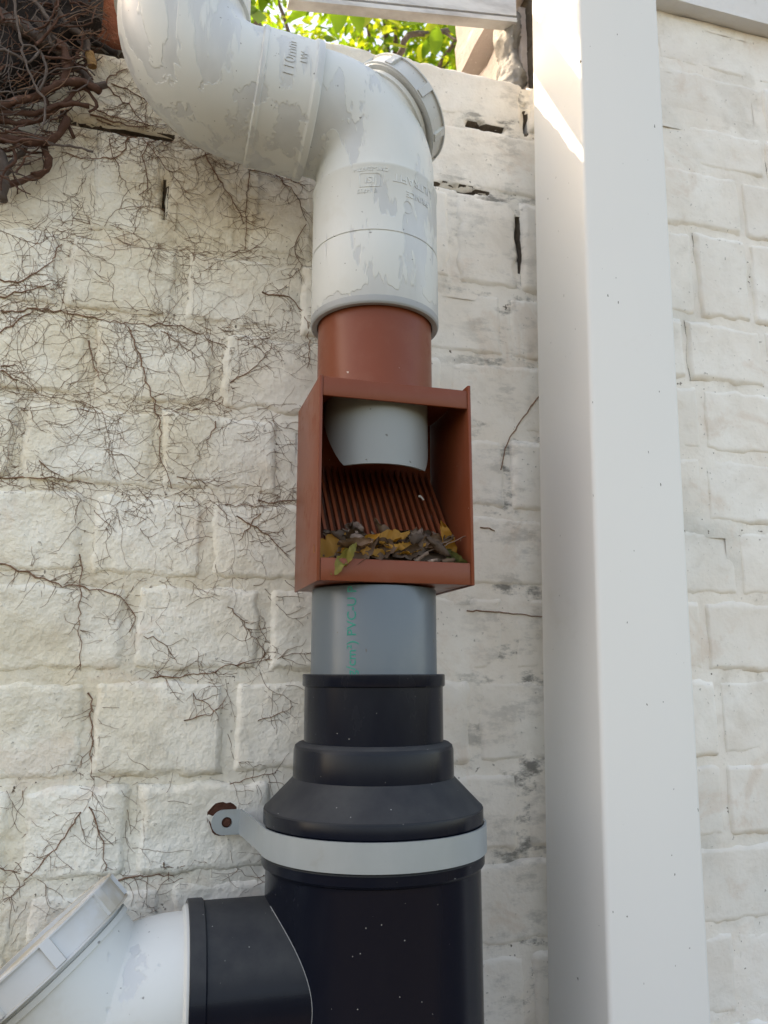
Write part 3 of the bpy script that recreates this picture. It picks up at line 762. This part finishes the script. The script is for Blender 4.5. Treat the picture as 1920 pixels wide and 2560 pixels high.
# chipped-out rusty plug behind the lug
mb = MB(); n = 28; ctr = (-.1178, -.1335)
ang_r = [(.0138 + .0052 * float(fbm(np.array(2 + 1.3 * math.cos(2 * math.pi * k / n)), np.array(5 + 1.3 * math.sin(2 * math.pi * k / n)), 6, 3)) ) for k in range(n)]
V = [(ctr[0] + ang_r[k] * math.cos(2 * math.pi * k / n), .0982 + .0006 * math.sin(k * 2.1), ctr[1] + ang_r[k] * 1.0 * math.sin(2 * math.pi * k / n)) for k in range(n)] + [(ctr[0] + ang_r[k] * 1.15 * math.cos(2 * math.pi * k / n), .106, ctr[1] + ang_r[k] * 1.15 * math.sin(2 * math.pi * k / n)) for k in range(n)]
mb.add(V, [tuple(range(n))] + [(k, (k + 1) % n, n + (k + 1) % n, n + k) for k in range(n)]); mb.ob('wall_plug', M_rust, cl, False)

# ------------------------------------------------------------------ dead leaves in the box
def leaf_mesh(L, W, curl, bend, teeth=0, seed=0, twist=0., torn=0., crumple=0.):
    rg = random.Random(seed); nl = 18; V = []; Fc = []; cols = (-1, -.55, 0, .55, 1)
    for i in range(nl + 1):
        t = i / nl; w = W * .5 * (math.sin(math.pi * min(1, t * .97 + .015)) ** .75) * (1.15 - .45 * t)
        if teeth: w *= 1 + .38 * (((t * teeth) % 1) - .5)
        if torn: w *= 1 - torn * rg.random()
        w = max(w, L * .006)
        a = bend * (t - .3); cx = L * (math.sin(a) / bend if abs(bend) > 1e-3 else t); cz = L * ((1 - math.cos(a)) / bend if abs(bend) > 1e-3 else 0)
        for c in cols:
            ww = w * c; ca = curl * c
            y = w * math.sin(ca) / max(abs(curl), 1e-3) * (1 if curl >= 0 else -1) * (1 if abs(curl) > 1e-3 else 0) if abs(curl) > 1e-3 else ww
            h = (w / max(abs(curl), 1e-3)) * (1 - math.cos(ca)) if abs(curl) > 1e-3 else 0
            h *= (1 if curl > 0 else -1)
            tw = twist * (t - .5); y, h = y * math.cos(tw) - h * math.sin(tw), y * math.sin(tw) + h * math.cos(tw)
            cw = crumple * L * float(fbm(np.array(t * 5 + seed * 1.7), np.array(c * 1.6 + seed), seed % 31, 3))
            V.append((cx + cw * .4, y + cw * .6 + rg.uniform(-1, 1) * L * .006, cz + h + cw))
    for i in range(nl):
        for j in range(4): Fc.append((i * 5 + j, i * 5 + j + 1, (i + 1) * 5 + j + 1, (i + 1) * 5 + j))
    return V, Fc
def leaf(name, mat, loc, rot, L, W, curl, bend, teeth, seed, label, group=None, twist=0., torn=0., stalk=True):
    V, Fc = leaf_mesh(L, W * 1.25, curl, bend, teeth, seed, twist, max(torn, .22), .16)
    mb = MB(); mb.add(V, Fc)
    if stalk and seed not in (1, 2): tube(mb, [V[2], (V[2][0] - L * .12, V[2][1] + L * .02, V[2][2] - L * .02), (V[2][0] - L * .28, V[2][1], V[2][2])], .0005, 5)
    me_o = mb.ob(name, mat, None, True, None); me_o.location = loc; me_o.rotation_euler = [R(a) for a in rot]
    tag(me_o, label, 'leaf', group); return me_o
G = 'dead leaves in the filter box'
leaf('dead_leaf', M_dy, (-.0555, -.044, .099), (62, -30, 8), .034, .024, 1.0, .9, 8, 1, 'yellow jagged leaf at the left end of the box, standing upright', G)
leaf('dead_leaf', M_dyg, (-.0455, -.0575, .0850), (78, -52, -8), .034, .012, .9, .5, 8, 2, 'yellow green leaf hanging over the lower lip of the red box', G)
leaf('dead_leaf', M_db, (-.037, -.050, .0950), (64, -22, 5), .040, .026, .8, .6, 0, 3, 'large folded brown leaf left of centre in the box', G)
leaf('dead_leaf', M_db, (-.012, -.048, .0990), (70, -8, -12), .026, .024, 1.1, .4, 0, 4, 'rounded brown leaf in the middle behind yellow fragments', G)
leaf('dead_leaf', M_dy, (-.014, -.046, .1080), (66, -14, 6), .050, .014, 1.2, .6, 12, 5, 'long curved yellow leaf strip arching over the middle', G)
leaf('dead_leaf', M_dy, (-.020, -.0530, .0985), (75, 0, 3), .024, .009, .8, -.7, 7, 6, 'small orange yellow leaf scrap low in the middle by the lip', G)
leaf('dead_leaf', M_dy, (.012, -.050, .1010), (58, -10, 10), .030, .016, .9, .6, 8, 7, 'bright orange leaf piece right of centre', G)
leaf('dead_leaf', M_dy, (.058, -.040, .1080), (80, -118, 18), .036, .013, .9, .4, 0, 8, 'orange leaf leaning on the grille at the right', G)
leaf('dead_leaf', M_dg, (.0640, -.050, .0915), (75, -130, -20), .026, .016, 1.0, .4, 0, 9, 'olive green leaf at the right end of the box', G)
leaf('dead_leaf', M_dk, (.020, -.040, .1060), (50, -25, 22), .040, .014, 1.8, .5, 0, 10, 'grey brown curled leaf arching behind the orange pieces', G)
def mound(u, v):
    x = -.058 + u * .124; a = 2 * math.pi * v; r = (.4 + .6 * math.sin(math.pi * min(.97, max(.03, u))) ** .3) * (1 + .35 * float(fbm(np.array(u * 14 + math.cos(a)), np.array(math.sin(a) * 2 + u * 6), 61, 4)))
    return (x, -.036 + .0125 * r * math.cos(a), .0955 + .0105 * r * math.sin(a) + .006 * math.cos(a))
o = lump('leaf_mulch', mound, 60, 22, M_dk, None); tag(o, kind='stuff')
rg = random.Random(15)
for k in range(16):
    x = -.040 + .088 * k / 15 + rg.uniform(-.004, .004); y = rg.uniform(-.053, -.040)
    leaf('dead_leaf', [M_db, M_dk, M_dy, M_stick, M_dk, M_db, M_dk][k % 7], (x, y, .0935 + (y + .055) * .8 + rg.uniform(.002, .011)), (rg.uniform(45, 95), rg.uniform(-40, 10), rg.uniform(-30, 30) + 180 * (k % 2)), rg.uniform(.022, .034), rg.uniform(.010, .018), rg.uniform(.8, 2.0), rg.uniform(-.9, .9), 0, 150 + k, 'small curled dry leaf in the heap behind the lip', 'small curled leaves in the heap', torn=.2, stalk=False)
rg = random.Random(5)
for k in range(22):
    x = -.044 + .098 * rg.random(); y = rg.uniform(-.048, -.026)
    zz = .0900 + (y + .055) * .95 + rg.uniform(0, .010)
    leaf('dead_leaf', [M_dk, M_db, M_dk, M_stick][k % 4], (x, y, zz), (rg.uniform(20, 90), rg.uniform(-35, 15), rg.uniform(0, 360)), rg.uniform(.016, .030), rg.uniform(.007, .014), rg.uniform(1, 2.4), rg.uniform(-.8, .8), 0, 50 + k, 'small curled dry leaf in the heap behind the lip', 'small curled leaves in the heap', torn=.25, stalk=False)
def stick(name, pts, r, mat, label, cat='twig', group=None, wob=.0004):
    mb = MB(); c = Vector(pts[0]); tube(mb, smooth_path(pts, .004, wob), r, 6, .6)
    o = mb.ob(name, mat, None, True, None, origin=tuple(c)); tag(o, label, cat, group); return o
stick('twig', [(.030, -.047, .100), (.050, -.048, .108), (.0695, -.050, .117)], .0006, M_stick, 'thin twig rising to the right inside the box')
stick('twig', [(.004, -.050, .101), (.030, -.049, .104), (.056, -.046, .113)], .0007, M_stick, 'thin twig lying across the leaf heap')
stick('wood_bit', [(.022, -.052, .0915), (.027, -.051, .0965), (.034, -.050, .1010)], .0028, M_stick, 'pale thick piece of wood among the leaves', 'wood piece')
stick('wood_bit', [(.033, -.053, .0915), (.042, -.052, .0945)], .0019, M_stick, 'short pale wood piece right of the thicker one', 'wood piece')
stick('wood_bit', [(.046, -.052, .0920), (.058, -.051, .0950)], .0033, M_db, 'brown stubby wood piece at the right by the lip', 'wood piece')
stick('paint_flake', [(.043, -.004, .1610), (.0445, -.010, .1560)], .0013, M_capd, 'small pale flake on the grille below the spout', 'flake')

# ------------------------------------------------------------------ dry creeper
cr = tag(empty('dry_creeper', (-.36, .09, .62)), 'dry leafless creeper with tangled brown stems on the wall, top left', 'creeper')
Z1 = 3.607
def zpt(x, y, Y): return on_y(x / Z1, y / Z1, Y)
def wall_path(pts, wob=.0012, lift=.0006, step=.005, rg=rnd):
    """pts: photograph pixels of a stem; the stem is laid on the brick surface"""
    P = [on_y(x, y, WY) for x, y in pts]; Q = smooth_path(P, step)
    out = []
    for i, p in enumerate(Q):
        x = p.x + rg.gauss(0, wob); zz = p.z + rg.gauss(0, wob)
        out.append(Vector((x, wall_depth(x, zz) - lift, zz)))
    for _ in range(1):
        out = [out[0]] + [Vector((b.x, (a.y + b.y * 2 + c.y) / 4 - .0002, b.z)) for a, b, c in zip(out[:-2], out[1:-1], out[2:])] + [out[-1]]
    return out
thick = [  # zoom pixels of the top left corner, depth Y, radius, material
    ([(470, -60), (560, 180), (700, 280), (790, 400), (815, 520)], .075, .0048, M_bark_g), ([(500, 390), (570, 430), (605, 540), (600, 650), (560, 760)], .062, .0048, M_bark_r),
    ([(-40, 960), (300, 875), (550, 760), (750, 745), (900, 830)], .060, .0042, M_bark_r), ([(-40, 1000), (250, 1025), (420, 980), (640, 935), (800, 960)], .064, .0030, M_bark_r),
    ([(-40, 1070), (250, 1110), (400, 1050), (560, 940), (700, 800), (850, 790)], .068, .0030, M_bark_r), ([(-40, 1110), (200, 1200), (450, 1285), (680, 1325), (840, 1365)], .070, .0016, M_bark_g),
    ([(-40, 1225), (250, 1280), (420, 1265), (560, 1170), (600, 1060)], .074, .0046, M_bark_r), ([(360, 1270), (430, 1430), (420, 1530), (300, 1600), (120, 1650), (-40, 1720)], .082, .0036, M_bark_r),
    ([(120, -60), (160, 220), (210, 450), (260, 640), (340, 830), (410, 950), (380, 1180)], .045, .0015, M_bark_g), ([(-40, 440), (100, 470), (240, 560), (300, 540), (350, 460), (260, 400), (200, 420)], .05, .0017, M_bark_g),
    ([(350, 450), (420, 620), (390, 760), (330, 840)], .052, .0018, M_bark_g), ([(-40, 1330), (40, 1500), (20, 1800)], .080, .0070, M_bark_g), ([(230, 1330), (130, 1440), (40, 1560)], .082, .0036, M_bark_g),
    ([(250, -60), (340, 60), (430, 180), (440, 360), (480, 420)], .058, .0030, M_bark_g), ([(540, -60), (560, 60), (620, 220), (760, 440), (760, 560)], .080, .0022, M_bark_g),
    ([(780, 280), (700, 480), (640, 640)], .07, .0014, M_bark_r), ([(-40, 160), (120, 210), (330, 330), (500, 400), (610, 500)], .070, .0110, M_bark_g), ([(-40, 60), (200, 100), (350, 230), (440, 420)], .076, .0085, M_bark_g),
    ([(640, 0), (700, 140), (760, 260), (830, 360), (960, 440), (1060, 480)], .088, .0042, M_bark_d), ([(-40, 820), (120, 830), (300, 790), (480, 640), (740, 610), (860, 680)], .056, .0011, M_bark_g),
    ([(560, 1000), (620, 1120), (660, 1240)], .078, .0020, M_bark_r), ([(700, 760), (830, 860), (880, 960), (800, 1010)], .066, .0018, M_bark_r), ([(600, 560), (720, 640), (860, 780), (960, 760)], .078, .0050, M_bark_g)]
for pts, Y, r, mt in thick:
    mb = MB(); c = zpt(*pts[0], Y); Q = smooth_path([zpt(x, y, Y) for x, y in pts], .005, .0007)
    rr = [r * (1 + .16 * math.sin(i * 1.7) + rnd.uniform(-.1, .1)) for i in range(len(Q))]
    rr = [v * (.98 if mt is M_bark_r else .8) for v in rr]; tube(mb, Q, rr, 9, .85); mb.ob('stem', mt, cr, True, None)
mb = MB(); tube(mb, [zpt(805, 480, .073), zpt(830, 560, .073), zpt(832, 600, .073)], .0046, 10); mb.ob('cut_stump', M_cut, cr, True, 40)
thin = [  # photograph pixels, radius
    ([(250, 14), (222, 78), (241, 108), (291, 113)], .0010), ([(266, 210), (294, 177), (319, 172)], .0016), ([(266, 216), (319, 263), (355, 305), (374, 319)], .0012), ([(277, 208), (327, 230), (363, 249), (369, 269), (358, 302)], .0010),
    ([(222, 263), (263, 288), (305, 299), (360, 313), (410, 333)], .0012), ([(347, 327), (322, 355), (302, 394), (249, 399), (200, 394), (155, 380)], .0011), ([(347, 330), (374, 369), (410, 413), (444, 455), (478, 512)], .0008),
    ([(388, 352), (363, 374), (358, 410), (369, 455), (352, 492)], .0010), ([(274, 352), (283, 394), (302, 444), (325, 484)], .0008), ([(230, 290), (270, 300), (330, 318), (370, 322)], .0016), ([(245, 300), (300, 312), (350, 330)], .0012),
    ([(510, 385), (560, 470), (600, 530), (612, 560)], .0012), ([(622, 430), (618, 520), (612, 620)], .0009), ([(690, 440), (735, 480), (752, 520), (766, 548)], .0010), ([(620, 428), (700, 440), (762, 468)], .0007), ([(766, 560), (735, 620), (752, 660), (725, 700)], .0008),
    ([(0, 776), (150, 776), (312, 808), (440, 811), (532, 848), (580, 872)], .0011), ([(324, 814), (347, 889), (370, 964), (399, 1051), (399, 1132), (428, 1219)], .0012), ([(0, 1193), (139, 1196), (231, 1207)], .0011), ([(446, 1193), (521, 1207), (550, 1219)], .0007),
    ([(0, 1410), (98, 1442), (174, 1465), (243, 1471), (307, 1500), (336, 1540), (324, 1581)], .0013), ([(202, 1384), (202, 1471), (200, 1604), (202, 1673)], .0009), ([(226, 1731), (229, 1830), (231, 1955)], .0012),
    ([(376, 1697), (492, 1685), (579, 1665), (677, 1650), (772, 1630)], .0009), ([(573, 1514), (637, 1598), (677, 1650)], .0008), ([(341, 1581), (425, 1618)], .0009), ([(405, 825), (492, 889)], .0008), ([(654, 727), (741, 756), (770, 842), (770, 924)], .0011),
    ([(573, 958), (654, 906), (680, 860)], .0009), ([(538, 1057), (515, 1109)], .0010), ([(202, 2030), (139, 2117), (87, 2175), (12, 2256)], .0010), ([(229, 2018), (255, 2105), (272, 2192)], .0011), ([(278, 2204), (330, 2195), (420, 2188), (440, 2192)], .0011),
    ([(0, 700), (58, 704), (133, 652), (150, 610)], .0012), ([(0, 831), (64, 788), (120, 770)], .0013), ([(0, 745), (80, 726), (140, 710)], .0012), ([(0, 912), (46, 912)], .0010), ([(0, 925), (45, 950)], .0014), ([(645, 1795), (700, 1782), (735, 1765)], .0008),
    ([(465, 1800), (560, 1770)], .0009), ([(480, 1735), (540, 1780), (545, 1800)], .0007), ([(98, 1150), (136, 1184), (150, 1190)], .0009), ([(220, 850), (243, 930), (250, 950)], .0012), ([(590, 1290), (650, 1330), (720, 1385)], .0012), ([(650, 1280), (612, 1330), (600, 1350)], .0009),
    ([(640, 1250), (700, 1255), (738, 1250)], .0011), ([(560, 1262), (660, 1265), (738, 1248)], .0008), ([(570, 1960), (690, 1932)], .0008), ([(404, 2155), (422, 2170), (424, 2200)], .0009), ([(0, 2170), (58, 2190)], .0007)]
for pts, r in thin:
    mb = MB(); Q = wall_path(pts, .0011, r * .8)
    tube(mb, Q, [r * .62 * (1 + rnd.uniform(-.2, .2)) for _ in Q], 6, .5); mb.ob('stem', M_root, cr, True, None)
# uncountable fine rootlets clinging to the wall
rg = random.Random(21); mb = MB()
joints_z = [c[0] for c in courses[:12]]
main_px = [p for p, r in thin[16:]]
starts = []
for pts, r in thin:
    P = [on_y(x, y, WY) for x, y in pts]
    for a, b in zip(P[:-1], P[1:]):
        n = int((b - a).length / .0042)
        for k in range(n):
            q = a.lerp(b, rg.random())
            if q.x < .05: starts.append((q.x, q.z, math.atan2(b.z - a.z, b.x - a.x) + rg.choice((-1, 1)) * rg.uniform(.4, 1.4), rg.uniform(.008, .034)))
for k in range(1050):                                       # tufts along the joints
    x = -.42 + .36 * rg.random() ** .9; c = rg.choice(courses[1:11])
    if rg.random() < .62: zz = c[0] + rg.gauss(0, .009); a = rg.choice((0, math.pi)) + rg.gauss(0, .5)
    else:
        v = min(c[2], key=lambda q: abs(q - x)); x = v + rg.gauss(0, .006); zz = rg.uniform(c[0], c[1]); a = -math.pi / 2 + rg.gauss(0, .8)
    if zz < .16 and rg.random() < .68: continue
    if x > -.06: continue
    starts.append((x, zz, a, rg.uniform(.012, .060)))
for k in range(1700):                                       # uneven patches of loose hairs
    x, zz = -.42 + .35 * rg.random(), .64 - .55 * rg.random() ** 1.5
    if float(fbm(np.array(x * 14), np.array(zz * 14), 91, 3)) < .22: continue
    starts.append((x, zz, rg.uniform(0, 6.28), rg.uniform(.008, .03)))
for k in range(80):                                         # long strands wandering along the joints
    c = rg.choice(courses[1:6]); x = rg.uniform(-.43, -.14)
    if rg.random() < .6: starts.append((x, c[0] + rg.gauss(0, .010), rg.gauss(0, .25), rg.uniform(.06, .16)))
    else: starts.append((x, c[1], -math.pi / 2 + rg.gauss(0, .5), rg.uniform(.05, .11)))
def grow(x, z, a, L, r, lev):
    pts = []; n = max(3, int(L / .0028)); 
    for i in range(n):
        pts.append(Vector((x, wall_depth(x, z) - .00025, z)))
        a += rg.gauss(0, .24); x += .0028 * math.cos(a); z += .0028 * math.sin(a)
        if lev < 2 and rg.random() < .11: grow(x, z, a + rg.choice((-1, 1)) * rg.uniform(.5, 1.3), L * rg.uniform(.25, .6), r * .8, lev + 1)
    if len(pts) > 2: tube(mb, pts, r, 3, .5)
for x, z, a, L in starts: grow(x, z, a, L, rg.uniform(.00015, .00034), 0)
o = mb.ob('rootlets', M_root, cr, True, None); o['kind'] = 'stuff'
# tangled wiry stems and dark dead matter at the top left
for seed, nst, mt, rad in ((33, 260, M_bark_g, (.0004, .0005, .0007, .0010)), (34, 230, M_bark_r, (.0005, .0008, .0012, .0018)), (35, 200, M_root, (.0003, .0004, .0006))):
    rg = random.Random(seed); mb = MB()
    for k in range(nst):
        x, y = rg.uniform(-160, 235), rg.uniform(-140, 440)
        if x > 255 - max(0, y - 120) * .55: continue
        a = rg.gauss(-.15, .35) if rg.random() < .65 else rg.uniform(0, 6.28); L = rg.uniform(60, 210); P = []; Y = rg.uniform(.050, .095)
        for i in range(5):
            P.append(on_y(x, y, Y)); a += rg.gauss(0, .35); x += L / 5 * math.cos(a); y += L / 5 * math.sin(a); Y = min(.098, max(.045, Y + rg.gauss(0, .006)))
            if x > 275 - max(0, y - 120) * .5: break
        if len(P) > 2: tube(mb, smooth_path(P, .006, .0006, rg), rg.choice(rad), 5, .5)
    o = mb.ob('wiry_tangle', mt, cr, True, None); o['kind'] = 'stuff'
def mat_fn(u, v):
    # a cushion of dead growth hugging the wall and its top
    x = -.75 + u * .474; a = math.pi * (v * 2)
    ed = 1 - max(0, (u - .80) / .20) ** 1.6
    cx, cz = .112, .668
    r = .075 * (.75 + .25 * ed) * (1 + .28 * float(fbm(np.array(u * 16 + math.cos(a) * 1.5), np.array(math.sin(a) * 2 + u * 9), 41, 4)))
    return (x, cx + r * .65 * math.cos(a), cz + r * 1.75 * math.sin(a) * (1 if math.sin(a) > 0 else (.95 * ed)))
lump('dead_growth', mat_fn, 70, 60, M_bark_d, cr)

# loose twigs on the wall right of the pipe
def wstick(px, r, label): 
    Q = wall_path(px, .0004, r); mb = MB(); tube(mb, Q, r, 6, .7); o = mb.ob('dry_twig', M_root, None, True, None, origin=tuple(Q[0])); tag(o, label, 'twig')
wstick([(1168, 1526), (1260, 1532), (1362, 1543)], .0008, 'thin straight twig stuck on the wall below the red box, touching the post')
wstick([(1350, 985), (1305, 1048), (1268, 1110), (1252, 1175)], .0008, 'curved dark tendril on the wall between red box and post')
wstick([(1200, 1317), (1222, 1322), (1236, 1327)], .0008, 'short brown twig bit on the wall right of the red box')
bbox('plastic_scrap', -.0470, -.0405, .112, .13, .700, .728, M_blue, None, .002); tag(bpy.data.objects['plastic_scrap'], 'small blue plastic scrap wedged between bricks on the wall top', 'scrap')

# ------------------------------------------------------------------ trees behind the wall
def tree(name, base, height, crown_c, crown_r, nleaf, size, label, seed, mats):
    rg = random.Random(seed); t = empty(name, base); tag(t, label, 'tree')
    base = Vector(base); cc = Vector(crown_c); mb = MB()
    tp = [base, base.lerp(cc, .35) + Vector((.1, .05, 0)), base.lerp(cc, .75) + Vector((-.08, .1, 0)), cc]
    tube(mb, smooth_path(tp, .15, .01, rg), .11, 10, .35); mb.ob('trunk', M_bark_g, t, True, None)
    tips = []
    for k in range(34):
        d = Vector((rg.gauss(0, 1), rg.gauss(0, 1), rg.gauss(0, .8))).normalized(); e = cc + Vector((d.x * crown_r[0], d.y * crown_r[1], d.z * crown_r[2])) * rg.uniform(.55, 1.0)
        s = base.lerp(cc, rg.uniform(.6, 1)); m_ = s.lerp(e, .5) + Vector((rg.gauss(0, .1), rg.gauss(0, .1), rg.gauss(0, .1) + .08))
        mb = MB(); Q = smooth_path([s, m_, e], .12, .015, rg); tube(mb, Q, .022, 6, .25); mb.ob('limb', M_bark_g, t, True, None)
        tips += Q[len(Q) // 3:]
    for mt, frac, nm in zip(mats, (.6, .4), ('crown', 'crown')):
        mb = MB()
        for k in range(int(nleaf * frac)):
            c = rg.choice(tips) + Vector((rg.gauss(0, .17), rg.gauss(0, .17), rg.gauss(0, .15)))
            L = size * rg.uniform(.7, 1.25); W = L * .42
            ax = Vector((rg.gauss(0, 1), rg.gauss(0, 1), rg.gauss(-.3, .7))).normalized(); n = Vector((rg.gauss(0, .6), rg.gauss(0, .6), 1)); b = ax.cross(n).normalized(); n = b.cross(ax)
            V = [c, c + ax * L * .35 + b * W * .5 + n * L * .04, c + ax * L * .75 + b * W * .33 + n * L * .02, c + ax * L, c + ax * L * .75 - b * W * .33 + n * L * .02, c + ax * L * .35 - b * W * .5 + n * L * .04, c + ax * L * .5 - n * L * .02]
            mb.add(V, [(0, 1, 6), (1, 2, 6), (2, 3, 6), (3, 4, 6), (4, 5, 6), (5, 0, 6)])
        mb.ob(nm, mt, t, False, None)
    return t
tree('broadleaf_tree', (1.3, 4.2, GZ), 5, (.95, 3.3, 3.35), (1.7, 1.5, 1.3), 15000, .062, 'broad leafed tree with sunlit yellow green crown seen through the gap above the wall', 3, (M_leaf, M_leaf2))
bt = bpy.data.objects['broadleaf_tree']; rg = random.Random(77); mb = MB(); bc = Vector((-.22, .54, 1.27))  # unseen bough added to block sun
tube(mb, smooth_path([(1.2, 3.9, 2.2), (.5, 2.2, 2.1), (.0, 1.1, 1.6), bc], .1, .008, rg), .03, 7, .2); mb.ob('limb', M_bark_g, bt, True, None)
mb = MB()
for k in range(520):  # leaves added to keep direct sun off the plaster end
    c = bc + Vector((rg.gauss(0, .085), rg.gauss(0, .085), rg.gauss(0, .085))); L = .075 * rg.uniform(.7, 1.2); W = L * .45
    if c.z - 1.43 * c.y > .53: continue
    ax = Vector((rg.gauss(0, 1), rg.gauss(0, 1), rg.gauss(-.3, .7))).normalized(); b = ax.cross(Vector((rg.gauss(0, .6), rg.gauss(0, .6), 1))).normalized()
    mb.add([c, c + ax * L * .4 + b * W * .5, c + ax * L, c + ax * L * .4 - b * W * .5], [(0, 1, 2), (0, 2, 3)])
for k in range(170):  # leaves added to thin the sun on the upper post
    c = Vector((-.24, .30, 1.26)) + Vector((rg.gauss(0, .10), rg.gauss(0, .075), rg.gauss(0, .085))); L = .075 * rg.uniform(.7, 1.2); W = L * .45
    if c.z - 1.43 * c.y < .74: continue
    ax = Vector((rg.gauss(0, 1), rg.gauss(0, 1), rg.gauss(-.3, .7))).normalized(); b = ax.cross(Vector((rg.gauss(0, .6), rg.gauss(0, .6), 1))).normalized()
    mb.add([c, c + ax * L * .4 + b * W * .5, c + ax * L, c + ax * L * .4 - b * W * .5], [(0, 1, 2), (0, 2, 3)])
for k in range(900):  # second clump added further towards the sun, also shading the plaster end
    c = Vector((-.68, .90, 1.68)) + Vector((rg.gauss(0, .14), rg.gauss(0, .12), rg.gauss(0, .12))); L = .09 * rg.uniform(.7, 1.2); W = L * .45
    if c.z - 1.43 * c.y > .51: continue
    ax = Vector((rg.gauss(0, 1), rg.gauss(0, 1), rg.gauss(-.3, .7))).normalized(); b = ax.cross(Vector((rg.gauss(0, .6), rg.gauss(0, .6), 1))).normalized()
    mb.add([c, c + ax * L * .4 + b * W * .5, c + ax * L, c + ax * L * .4 - b * W * .5], [(0, 1, 2), (0, 2, 3)])
mb.ob('crown', M_leaf, bt, False, None)  # added sun blockers, apart from the visible tree crown
br = tag(empty('leafy_shoot', (.25, .9, .9)), 'thin shoot with large green leaves just behind the wall top', 'shoot')
rg = random.Random(9)
def sp(x, y, d): return CAM + ray(x, y).normalized() * d
mb = MB(); tube(mb, smooth_path([sp(960, 190, 1.75), sp(1005, 125, 1.75), sp(1022, 88, 1.76), sp(1110, 80, 1.8), sp(1200, 40, 1.85)], .02, .001, rg), .0065, 8, .6); mb.ob('stem', M_bark_g, br, True, None)
mb = MB(); tube(mb, smooth_path([sp(1110, 80, 1.8), sp(1150, 100, 1.75), sp(1220, 60, 1.75)], .02, .001, rg), .003, 6, .6); mb.ob('stem', M_bark_g, br, True, None)
for k, (x, y, an, L) in enumerate([(1003, 118, 190, .085), (1090, 90, 95, .11), (1075, 105, 110, .10), (1080, 75, 80, .13), (1135, 62, 82, .10), (1170, 70, 85, .08), (1055, 125, 100, .09), (850, 30, 100, .13), (890, 28, 80, .12), (930, 40, 120, .09), (1040, 60, 160, .09), (1130, 40, 60, .09), (990, 60, 200, .08)]):
    V, Fc = leaf_mesh(L * .52, L * .26, .5, .3, 0, 300 + k)
    o = mob('leaf', V, Fc, M_leaf if k % 3 else M_leaf2, br, True); pz = sp(x, y, 1.72 + .02 * (k % 4))
    # leaf axis hangs in the plane facing the yard, turned by an
    ax = (RT * math.cos(R(an)) - Vector((0, 0, 1)) * math.sin(R(an)) + FW * .25 * math.sin(k)).normalized(); nn = (-FW * .8 + Vector((.3 * math.cos(k), 0, .5))).normalized(); b = nn.cross(ax).normalized(); nn = ax.cross(b)
    o.matrix_local = Matrix.Translation(pz - br.location) @ Matrix(((ax.x, b.x, nn.x, 0), (ax.y, b.y, nn.y, 0), (ax.z, b.z, nn.z, 0), (0, 0, 0, 1)))

# ------------------------------------------------------------------ unseen hedge added behind the camera to cut the light from there
hv = []; hf = []; nu, nv_ = 90, 14
hp = [(-7, 1.5), (-6, -2.2), (-2.5, -3.6), (2.5, -3.6), (6, -2.2), (7.5, 1.5)]
path = smooth_path([Vector((x, y, 0)) for x, y in hp], .2)
for i, q in enumerate(path):
    tq = (path[min(i + 1, len(path) - 1)] - path[max(i - 1, 0)]).normalized(); nq = Vector((-tq.y, tq.x, 0))
    for k in range(nv_):
        a = math.pi * k / (nv_ - 1); w = .55 * math.cos(a); h = 1.55 * min(1, math.sin(a) * 1.6)
        d = float(fbm(np.array(i * .5), np.array(k * .9), 3, 3)) * .22
        hv.append((q.x + nq.x * (w + d), q.y + nq.y * (w + d), GZ - .05 + h + (d if h > .1 else 0)))
for i in range(len(path) - 1):
    for k in range(nv_ - 1): hf.append((i * nv_ + k, i * nv_ + k + 1, (i + 1) * nv_ + k + 1, (i + 1) * nv_ + k))
M_blocker = mk_raw('blocker_green', (.045, .045, .030), (.075, .078, .052), 8)
tag(mob('blocker_hedge', hv, hf, M_blocker, None, False), kind='stuff')
